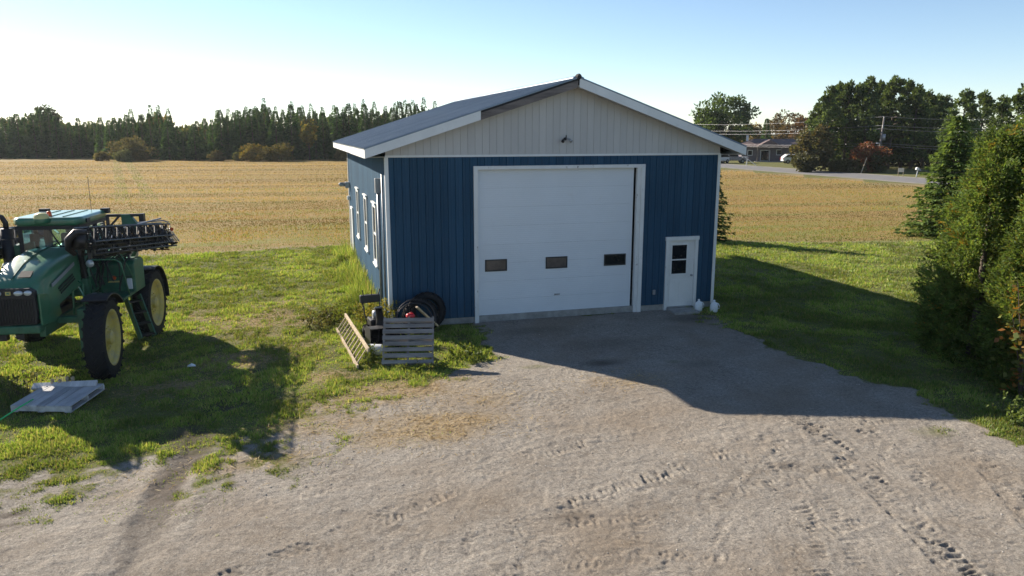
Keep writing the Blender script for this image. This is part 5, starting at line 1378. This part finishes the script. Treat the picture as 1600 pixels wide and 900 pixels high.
    # mirrors and front work lights on arms
    for s in (-1, 1):
        MB().tube([(s * .6, -.46, 2.9), (s * .85, -.75, 2.9), (s * .98, -.8, 2.75)], .014, 6).build('mirror_arm', K, r)
        MB().obox((s * 1.0, -.8, 2.62), (.20, .06, .32), (0, 0, s * .15)).build('mirror', K, r, bevel=.03)
        MB().tube([(s * .6, -.4, 2.28), (s * .82, -.62, 2.28)], .014, 6).build('light_arm', K, r)
        o = MB().lathe([(.001, -.06), (.05, -.05), (.085, .02), (.085, .04), (.001, .045)], 14, 'y').build('work_light', M['lamp'], r, True); o.location = (s * .84, -.66, 2.32); o.rotation_euler.z = PI
    # exhaust stack on the right of the cab
    MB().tube([(-.86, -.48, 1.9), (-.86, -.48, 2.25), (-.85, -.48, 3.12)], [.07, .125, .125], 14).build('exhaust_muffler', DM, r, True)
    MB().tube([(-.85, -.48, 3.1), (-.85, -.48, 3.25), (-.90, -.50, 3.37), (-1.02, -.52, 3.42)], .055, 12).build('exhaust_pipe', DM, r, True)
    MB().box(-.80, -.62, -.5, .3, 2.0, 2.75).build('air_cleaner', DG, r, bevel=.04)
    # ---- tanks and boxes behind the cab
    b = MB(); b.lathe([(.001, -.9), (.55, -.88), (.66, -.78), (.68, 0), (.66, .78), (.55, .88), (.001, .9)], 28, 'y'); b.v = [(x * 1.25, y, z * .92) for x, y, z in b.v]
    o = b.build('solution_tank', M['tank_grey'], r, True); o.location = (0, 2.15, 2.02)
    for s in (-1, 1):
        b = MB().prism([(.34, 1.42), (1.12, 1.42), (1.12, 2.10), (1.02, 2.20), (.44, 2.20), (.34, 2.12)], 'x', s * .60, s * 1.44).build('side_tank', DG, r, bevel=.03)
        MB().prism([(.36, 2.205), (1.1, 2.205), (.95, 2.40), (.5, 2.40)], 'x', s * .66, s * 1.1).build('tank_cover', DG, b, bevel=.02)
        MB().bar((s * .62, .325, 1.83), (s * 1.42, .325, 1.83), .02, .012).build('panel_seam', K, b)
        MB().lathe([(.001, .08), (.05, .08), (.06, 0), (.06, -.01)], 12, 'z', (s * 1.24, .6, 2.21)).build('filler_cap', K, b)
        if s > 0:
            o = MB().lathe([(.001, -.012), (.05, -.012), (.05, 0), (.001, 0)], 16, 'y', (.98, .328, 1.80)).build('reflector', M['orange'], b)
            MB().box(.84, 1.10, .322, .335, 1.69, 1.725).build('warning_decal', M['yellow'], b)
            MB().box(1.26, 1.38, .30, .335, 1.52, 1.78).build('clean_water_bottle', M['pail'], b, bevel=.02)
    # catwalk rail and stairs on the left side
    for s in (1,):
        MB().tube([(.72, -.45, 1.50), (.72, -.45, 2.30), (.80, -.42, 2.36), (1.28, -.42, 2.36), (1.38, -.40, 2.28), (1.48, -.3, 1.5)], .018, 6).build('hand_rail', G, r, True)
        MB().tube([(.78, .1, 1.50), (.78, .1, 2.4), (1.25, .1, 2.42), (1.45, .22, 1.8)], .018, 6).build('hand_rail', G, r, True)
        MB().box(.62, 1.42, -.55, .34, 1.42, 1.47).build('catwalk', DG, r)
        MB().tube([(.70, -.95, 1.30), (.72, -.90, 1.9), (.60, -.80, 1.95)], .02, 6).build('grab_rail', G, r); MB().tube([(.80, -1.35, 1.9), (1.02, -1.3, 1.3)], .022, 6).build('brace', G, r); MB().tube([(.62, -1.3, 1.3), (.66, -1.32, 1.85), (.80, -1.35, 1.92)], .022, 6).build('brace', G, r)
        MB().tube([(1.0, -1.05, 1.25), (.98, -1.05, 1.72)], .055, 10).build('hydraulic_cylinder', M['grey_metal'], r, True)
        a, c = Vector((1.36, .25, 1.36)), Vector((1.72, -.10, .42))
        sd = Vector((.26, .27, 0)).normalized() * .17
        for q in (-1, 1): MB().bar(a + sd * q, c + sd * q, .03, .17, (0, 0, 1)).build('stair_side', DG, r)
        for k in range(4):
            pnt = a.lerp(c, .12 + k * .27); MB().bar(pnt - sd, pnt + sd, .20, .03).build('stair_tread', DM, r)
        # hoses and plumbing between cab and tank
    b = MB(); rs = random.Random(8)
    for k in range(16):
        x0, y0 = rs.uniform(.5, 1.2), rs.uniform(-.2, .3)
        b.tube([(x0, y0, rs.uniform(1.5, 1.9)), (x0 + rs.uniform(-.2, .2), y0 + rs.uniform(-.2, .2), rs.uniform(2.0, 2.3)), (x0 + rs.uniform(-.2, .3), y0 + rs.uniform(.1, .9), rs.uniform(2.3, 2.7))], .018, 5)
    b.build('hoses', K, r)
    # ---- rear mast
    b = MB()
    for s in (-1, 1):
        b.bar((s * .55, 3.25, .95), (s * .55, 3.25, 3.0), .09, .09, (0, 1, 0)); b.bar((s * .35, 3.1, 1.2), (s * .5, 3.25, 2.9), .07, .07, (0, 1, 0))
    b.bar((-.95, 3.2, 3.0), (.95, 3.2, 3.0), .08, .07); b.bar((-.9, 3.2, 1.5), (.9, 3.2, 1.5), .08, .08); b.bar((-.1, 3.2, 2.5), (.35, 3.2, 2.98), .05, .05, (0, 1, 0)); b.bar((.05, 3.2, 3.0), (.05, 3.2, 2.5), .07, .07, (0, 1, 0))
    b.bar((-.9, 3.2, 2.45), (.9, 3.2, 2.45), .07, .07)
    b.build('boom_mast', DM, r)
    MB().prism([(.42, 2.55), (.42, 3.03), (.62, 3.03), (.78, 2.8), (.95, 2.62), (.95, 2.55)], 'y', 3.12, 3.28).build('mast_plate', DG, r); MB().box(.86, .98, 3.12, 3.3, 2.82, 3.04).build('mast_bracket', DM, r)
    MB().obox((-.28, 2.0, 2.78), (.5, .4, .3), (0, 0, 0)).build('rinse_tank', M['bluedrum'], r, bevel=.1)
    # ---- folded booms: three nested lattice sections along each side
    def truss(b, p0, p1, w, h, n, rr, rs):
        p0, p1 = Vector(p0), Vector(p1); d = (p1 - p0).normalized(); sd = d.cross(Vector((0, 0, 1))).normalized(); u = sd.cross(d)
        def C(t, a, c): return p0.lerp(p1, t) + sd * a * w / 2 + u * c * h / 2
        ch = ((-1, -1), (1, -1), (0, 1))
        for a, c in ch: b.tube([C(0, a, c), C(1, a, c)], rr, 5)
        for k in range(n):
            t0, t1 = k / n, (k + 1) / n
            for i in range(3):
                A, B = ch[i], ch[(i + 1) % 3]
                if k % 2: A, B = B, A
                b.tube([C(t0, *A), C(t1, *B)], rr * .7, 4)
                b.tube([C(t0, *ch[i]), C(t0, *ch[(i + 1) % 3])], rr * .6, 4)
    for s in (1, -1):
        rs = random.Random(3 + s)
        b = MB()
        truss(b, (s * 1.05, -2.0, 3.05), (s * 1.38, 3.2, 2.55), .26, .42, 13, .030, rs)
        bo = b.build('boom', DM, r)
        b = MB(); truss(b, (s * 1.30, -1.9, 3.12), (s * 1.62, 3.15, 2.60), .20, .30, 17, .020, rs); b.build('boom_section', DM, bo)
        b = MB(); truss(b, (s * 1.16, -1.6, 2.80), (s * 1.60, 3.3, 2.28), .24, .28, 17, .024, rs); b.build('boom_section', DM, bo)
        b = MB(); truss(b, (s * 1.10, -1.0, 2.66), (s * 1.42, 3.1, 2.40), .30, .30, 11, .022, rs); b.build('boom_section', DM, bo)
        # nozzle pipes, bodies and hoses
        b = MB()
        for k in range(3):
            b.tube([(s * (1.2 + .1 * k), -1.8, 2.96 - .09 * k), (s * (1.5 + .1 * k), 3.2, 2.42 - .08 * k)], .017, 5)
        b.build('spray_pipe', DM, bo)
        b = MB()
        for k in range(90):
            t = rs.random(); x = s * (1.08 + .36 * t + rs.uniform(-.12, .22)); y = -1.9 + 5.0 * t; z = 3.0 - .55 * t + rs.uniform(-.32, .18)
            b.box(x - .03, x + .03, y - .04, y + .04, z - .07, z + .05)
        b.build('nozzle_bodies', K, bo)['kind'] = 'stuff'
        b = MB()
        for k in range(22):
            y0 = rs.uniform(-1.8, 1.8); t = (y0 + 2) / 5.2; x = s * (1.25 + .33 * t)
            b.tube([(x, y0, 3.0 - .5 * t), (x + s * .05, y0 + .5, 2.72 - .5 * t), (x + s * .02, y0 + 1.1, 2.9 - .55 * t)], .02, 5)
        b.build('boom_hose', K, bo)
        # breakaway knuckle and hose loop at the front end of the boom
        b = MB(); b.tube([(s * 1.02, -1.95, 2.72), (s * .94, -2.05, 2.86), (s * .98, -2.12, 3.05), (s * 1.12, -2.1, 3.20), (s * 1.3, -2.0, 3.18)], [.05, .07, .08, .07, .05], 8)
        b.box(s * 1.14 - .12, s * 1.14 + .12, -2.08, -1.9, 2.86, 3.14); b.build('boom_knuckle', DM, bo, True)
        b = MB()
        for k in range(9):
            zt = 2.78; b.bar((s * (1.36 + .03 * k), 2.4 + k * .1, zt - .02 * k), (s * (1.5 + .035 * k), 2.55 + k * .1, 2.32 - .01 * k), .03, .02, (0, 1, 0))
        b.build('boom_stay', M['grey_metal'], bo)
        MB().tube([(s * 1.5, 3.1, 2.28), (s * 1.72, 3.0, 2.24), (s * 1.84, 2.9, 2.26)], [.05, .045, .02], 8).build('boom_tip', DM, bo)
        MB().bar((s * 1.2, 2.7, 2.12), (s * 1.66, 2.75, 2.10), .04, .03).build('boom_rest', M['rust'], r)
        MB().bar((s * .62, 1.9, 1.5), (s * 1.35, 1.2, 2.45), .06, .06).build('boom_cradle', DG, r)
        MB().tube([(s * .95, 2.7, 2.85), (s * 1.5, 3.0, 2.86), (s * 1.62, 3.05, 2.80)], .02, 6).build('boom_link', M['grey_metal'], bo)
        MB().tube([(s * .55, 1.5, 2.75), (s * 1.45, 3.0, 2.92)], .022, 6).build('boom_cylinder', M['grey_metal'], bo)
        o = MB().lathe([(.001, -.02), (.05, -.02), (.05, 0), (.001, 0)], 12, 'y', (s * 1.70, 3.0, 2.62)).build('reflector', M['orange'], bo)
M['cream'] = mat('cream_board', (.62, .55, .42), .6)
M['dome'] = mat('dome_plastic', (.62, .55, .22), .4, 0, .08)
M['bluedrum'] = mat('blue_drum', (.02, .035, .12), .35, 0, .1)
M['rust'] = mat('rusty_bar', (.16, .05, .02), .8, 0, .3)
build_sprayer()

# ------------------------------------------------------------------ across the road
def P3(x, d, z=0):
    p = pix2(x, d); return (p[0], p[1], z)
def build_house():
    a = Vector(P3(1161, 139)); b_ = Vector(P3(1268, 137)); ang = math.atan2(b_.y - a.y, b_.x - a.x)
    Wd = (b_ - a).length
    r = empty('bungalow', a, ang, 'low grey bungalow with brown shingle roof across the road', 'house')
    D = 8.5; H = 2.75
    MB().box(0, Wd, .05, D, -.1, H).build('wall', M['brick'], r)
    for k in range(9):                                   # clapboard courses on the front
        MB().box(-.02, Wd + .02, .0, .05, .25 + k * .277, .25 + k * .277 + .262).build('siding_course', M['brick'], r)
    rf = MB().add([(-.9, -.7, H), (Wd + .5, -.7, H), (Wd + .5, D + .6, H), (-.9, D + .6, H), (2.4, D / 2, H + 1.35), (Wd - 2.4, D / 2, H + 1.35)], [(0, 1, 5, 4), (1, 2, 5), (2, 3, 4, 5), (3, 0, 4), (3, 2, 1, 0)]).build('roof', M['shingle'], r)
    MB().add([(2.4, -1.6, H + .02), (7.0, -1.6, H + .02), (4.7, -1.4, H + 1.25), (4.7, D / 2, H + 1.30), (2.4, D / 2, H + .02), (7.0, D / 2, H + .02)], [(0, 1, 2), (0, 2, 3, 4), (1, 5, 3, 2), (0, 4, 5, 1)]).build('porch_roof', M['shingle'], rf)
    MB().box(-.92, Wd + .52, -.76, -.70, H - .10, H + .04).build('gutter', M['gap'], rf)
    MB().box(1.2, 1.6, D / 2, D / 2 + .4, H + .9, H + 2.0).build('chimney', M['white'], rf)
    for x in (2.6, 4.6, 6.8): MB().box(x - .07, x + .07, -1.5, -1.36, 0, H).build('porch_post', M['oldwood'], r)
    def win(x0, x1, z0, z1, name='window'):
        t = .09; f = MB(); f.box(x0, x1, -.06, .0, z0, z0 + t); f.box(x0, x1, -.06, 0, z1 - t, z1); f.box(x0, x0 + t, -.06, 0, z0 + t, z1 - t); f.box(x1 - t, x1, -.06, 0, z0 + t, z1 - t)
        o = f.build(name, M['white'], r); MB().box(x0 + t - .02, x1 - t + .02, -.03, -.002, z0 + t - .02, z1 - t + .02).build('pane', M['pane_dark'], o)
    win(6.1, 7.1, 1.2, 2.2); win(8.7, 9.6, 1.1, 2.2); win(3.3, 5.0, .1, 2.1, 'patio_door'); win(1.0, 1.9, 1.1, 2.1); win(10.6, 11.5, 1.1, 2.2)
    MB().box(2.2, 7.2, -1.7, 0, -.05, .12).build('porch_floor', M['concrete'], r)
build_house()

def car(name, loc, rz, label, paint, pickup, cat):
    r = empty(name, loc, rz, label, cat)
    L = 5.4 if pickup else 4.5; w = .93
    if pickup:
        prof = [(-2.7, .45), (2.65, .45), (2.7, .8), (2.55, 1.05), (1.35, 1.15), (.75, 1.75), (-.75, 1.78), (-.95, 1.12), (-2.7, 1.12)]
        cabin = [(1.22, 1.16), (.70, 1.70), (-.68, 1.72), (-.82, 1.16)]
    else:
        prof = [(-2.2, .4), (2.2, .4), (2.25, .75), (2.0, .95), (1.1, 1.05), (.45, 1.55), (-1.5, 1.6), (-2.15, 1.1)]
        cabin = [(1.0, 1.06), (.42, 1.5), (-1.42, 1.54), (-1.9, 1.08)]
    MB().prism(prof, 'y', -w, w).build('body', paint, r, True, bevel=.10, seg=3)
    for s in (-1, 1):
        MB().prism(cabin, 'y', s * (w + .004) - .004, s * (w + .004) + .004).build('side_window', M['pane_dark'], r)
    wy = [(1.35, 1.15, .75, 1.72)] if pickup else [(1.1, 1.05, .45, 1.52)]
    for a, za, b, zb in wy:
        MB().add([(a - .03, -.8, za + .05), (a - .03, .8, za + .05), (b + .03, .74, zb), (b + .03, -.74, zb)], [(0, 1, 2, 3)]).build('windshield', M['pane_dark'], r).location = (.035, 0, .03)
    wm = MB().lathe([(.001, -.11), (.2, -.11), (.34, -.1), (.36, -.06), (.36, .06), (.34, .1), (.2, .11), (.001, .11)], 18, 'y').mesh('wheel', True)
    rm = MB().lathe([(.001, -.125), (.2, -.12), (.2, .12), (.001, .125)], 14, 'y').mesh('rim')
    for x in (L * .31, -L * .31):
        for s in (-1, 1):
            o = link('wheel', wm, M['tyre'], r); o.location = (x, s * (w - .08), .36); link('rim', rm, M['grey_metal'], o)
    for s in (-1, 1):
        MB().box(L * .48, L * .495, s * .68 - .17, s * .68 + .17, .75, .92).build('headlight', M['lamp'], r)
        MB().box(-L * .505, -L * .49, s * .8 - .08, s * .8 + .08, .7, 1.0).build('tail_light', M['red'], r)
    MB().box(L * .47, L * .515, -.85, .85, .42, .62).build('bumper', M['grey_metal'], r)
    return r
p_ = P3(1146, 132); car('pickup_truck', (p_[0], p_[1], 0), rad(160), 'grey pickup truck parked left of the bungalow', M['silver'], True, 'truck')
p_ = P3(1124, 131); car('parked_car', (p_[0], p_[1], 0), rad(195), 'white car parked left of the grey pickup, partly behind the shed', M['car_white'], False, 'car')
p_ = P3(1245, 130); car('parked_car', (p_[0], p_[1], 0), rad(-20), 'light car parked before the bungalow beside the hedge', M['car_white'], False, 'car')

# slanting white post on a trestle
ts = empty('white_trestle', P3(1173, 120), rad(-16), 'white slanting beam on a trestle on the far lawn', 'trestle')
MB().bar((-.6, 0, 1.35), (1.15, -.3, .08), .14, .10).build('beam', M['white'], ts)
for s in (-1, 1): MB().bar((-.30, 0, 1.15), (-.36 + s * .22, s * .4, 0), .06, .06).build('leg', M['white'], ts)
MB().bar((-1.1, .02, 1.42), (-.2, -.02, 1.40), .25, .07).build('top_board', M['white'], ts)

# utility pole with transformer, lamp and wires
up = empty('utility_pole', P3(1375, 102, -.05), 0, 'leaning wooden utility pole with grey transformer beside the road', 'utility pole')
top = Vector((.75, .35, 7.35)); lean = lambda z: Vector((top.x * z / top.z, top.y * z / top.z, z))
MB().tube([(0, 0, 0), lean(3.7), top], [.17, .15, .11], 10).build('pole', M['pole'], up, True)
q = lean(4.7); MB().tube([(q.x + .28, q.y - .1, 4.25), (q.x + .30, q.y - .1, 5.1)], [.24, .24], 14).build('transformer', M['grey_metal'], up, True)
MB().bar(lean(4.6), lean(4.6) + Vector((.3, -.1, 0)), .08, .08).build('bracket', M['dark_metal'], up)
q = lean(3.75); MB().tube([q, q + Vector((-.5, -.35, .18)), q + Vector((-.95, -.6, .16))], .03, 6).build('lamp_arm', M['grey_metal'], up)
MB().obox(q + Vector((-1.1, -.68, .14)), (.45, .2, .1), (0, 0, .5)).build('street_lamp_head', M['pail'], up)
for z in (7.2, 6.1, 5.9): MB().tube([lean(z) + Vector((-.12, -.1, 0)), lean(z) + Vector((-.12, -.1, .2))], .04, 8).build('insulator', M['white'], up)
base = Vector(P3(1375, 102, -.05))
p2 = empty('utility_pole', (86.5, 22.0, 0), 0, 'second utility pole along the road, hidden at the right', 'utility pole')
bpy.data.objects.remove(p2)
def wire(za, pr, pl, label):
    A = base + lean(za) + Vector((-.12, -.1, .2)); L_ = Vector(pl); R_ = Vector(pr); pts = []
    for E0, E1 in ((L_, A), (A, R_)):
        for k in range(13):
            t = k / 12; p = E0.lerp(E1, t); p.z -= 4 * t * (1 - t) * .55; pts.append(p)
    o = MB().tube(pts, .018, 5).build('power_line', M['wire'], None, True); tag(o, label, 'power line', 'wires on the utility pole')
A0 = P3(1040, 150); B0 = P3(1720, 88)
wire(7.2, (B0[0], B0[1], 7.4), (A0[0], A0[1], 7.0), 'topmost overhead wire running through the pole top')
wire(6.05, (B0[0], B0[1], 6.3), (A0[0], A0[1], 5.9), 'second overhead wire below the pole top')
wire(5.6, (B0[0], B0[1] - .4, 5.9), (A0[0], A0[1] - .4, 5.3), 'third overhead wire just above the transformer')
wire(3.7, (B0[0], B0[1], 4.0), (A0[0], A0[1], 3.7), 'thick lower overhead cable at lamp height')
wire(3.4, (B0[0], B0[1] - .3, 3.6), (A0[0], A0[1] - .3, 3.4), 'lowest overhead cable under the lamp')
o = MB().tube([P3(1351, 98, 0), P3(1358, 98.3, 2.0)], .06, 7).build('marker_stake', M['ladder_wood'], None); tag(o, 'pale leaning stake in front of the red bush', 'stake')
# roadside board and mailbox
sg = empty('roadside_board', P3(1414, 90.5), rad(-35), 'blank cream board on two legs at the far roadside', 'sign')
MB().box(-.32, .32, -.02, .02, .55, 1.02).build('board', M['cream'], sg)
for s in (-1, 1): MB().box(s * .27 - .03, s * .27 + .03, .021, .07, 0, .9).build('leg', M['ladder_wood'], sg)
mb = empty('mailbox', P3(1439, 90), rad(-30), 'white roadside mailbox on a leaning post, right of the cream board', 'mailbox')
MB().bar((0, 0, 0), (.1, 0, .85), .09, .09).build('post', M['pail'], mb)
MB().prism([(-.16, .85), (.16, .85), (.16, 1.0), (.11, 1.1), (0, 1.14), (-.11, 1.1), (-.16, 1.0)], 'y', -.35, .2).build('box', M['white'], mb)
MB().box(.18, .42, -.1, .1, .72, .95).build('newspaper_box', M['tank_grey'], mb)


# ------------------------------------------------------------------ thin summer haze in the air
hz = MB().box(-9600, 9600, -9600, 9600, -1.2, 17).build('haze', None)
hm, hn, ho = newmat('haze'); pv = hn.nodes.new('ShaderNodeVolumePrincipled')
pv.inputs['Color'].default_value = (.90, .95, 1.0, 1); pv.inputs['Density'].default_value = 0.00012; pv.inputs['Anisotropy'].default_value = 0.35
hn.links.new(pv.outputs[0], ho.inputs['Volume']); hz.data.materials.append(hm); hz['kind'] = 'stuff'; hz['label'] = 'thin pale haze lying over the fields'; hz['category'] = 'haze'
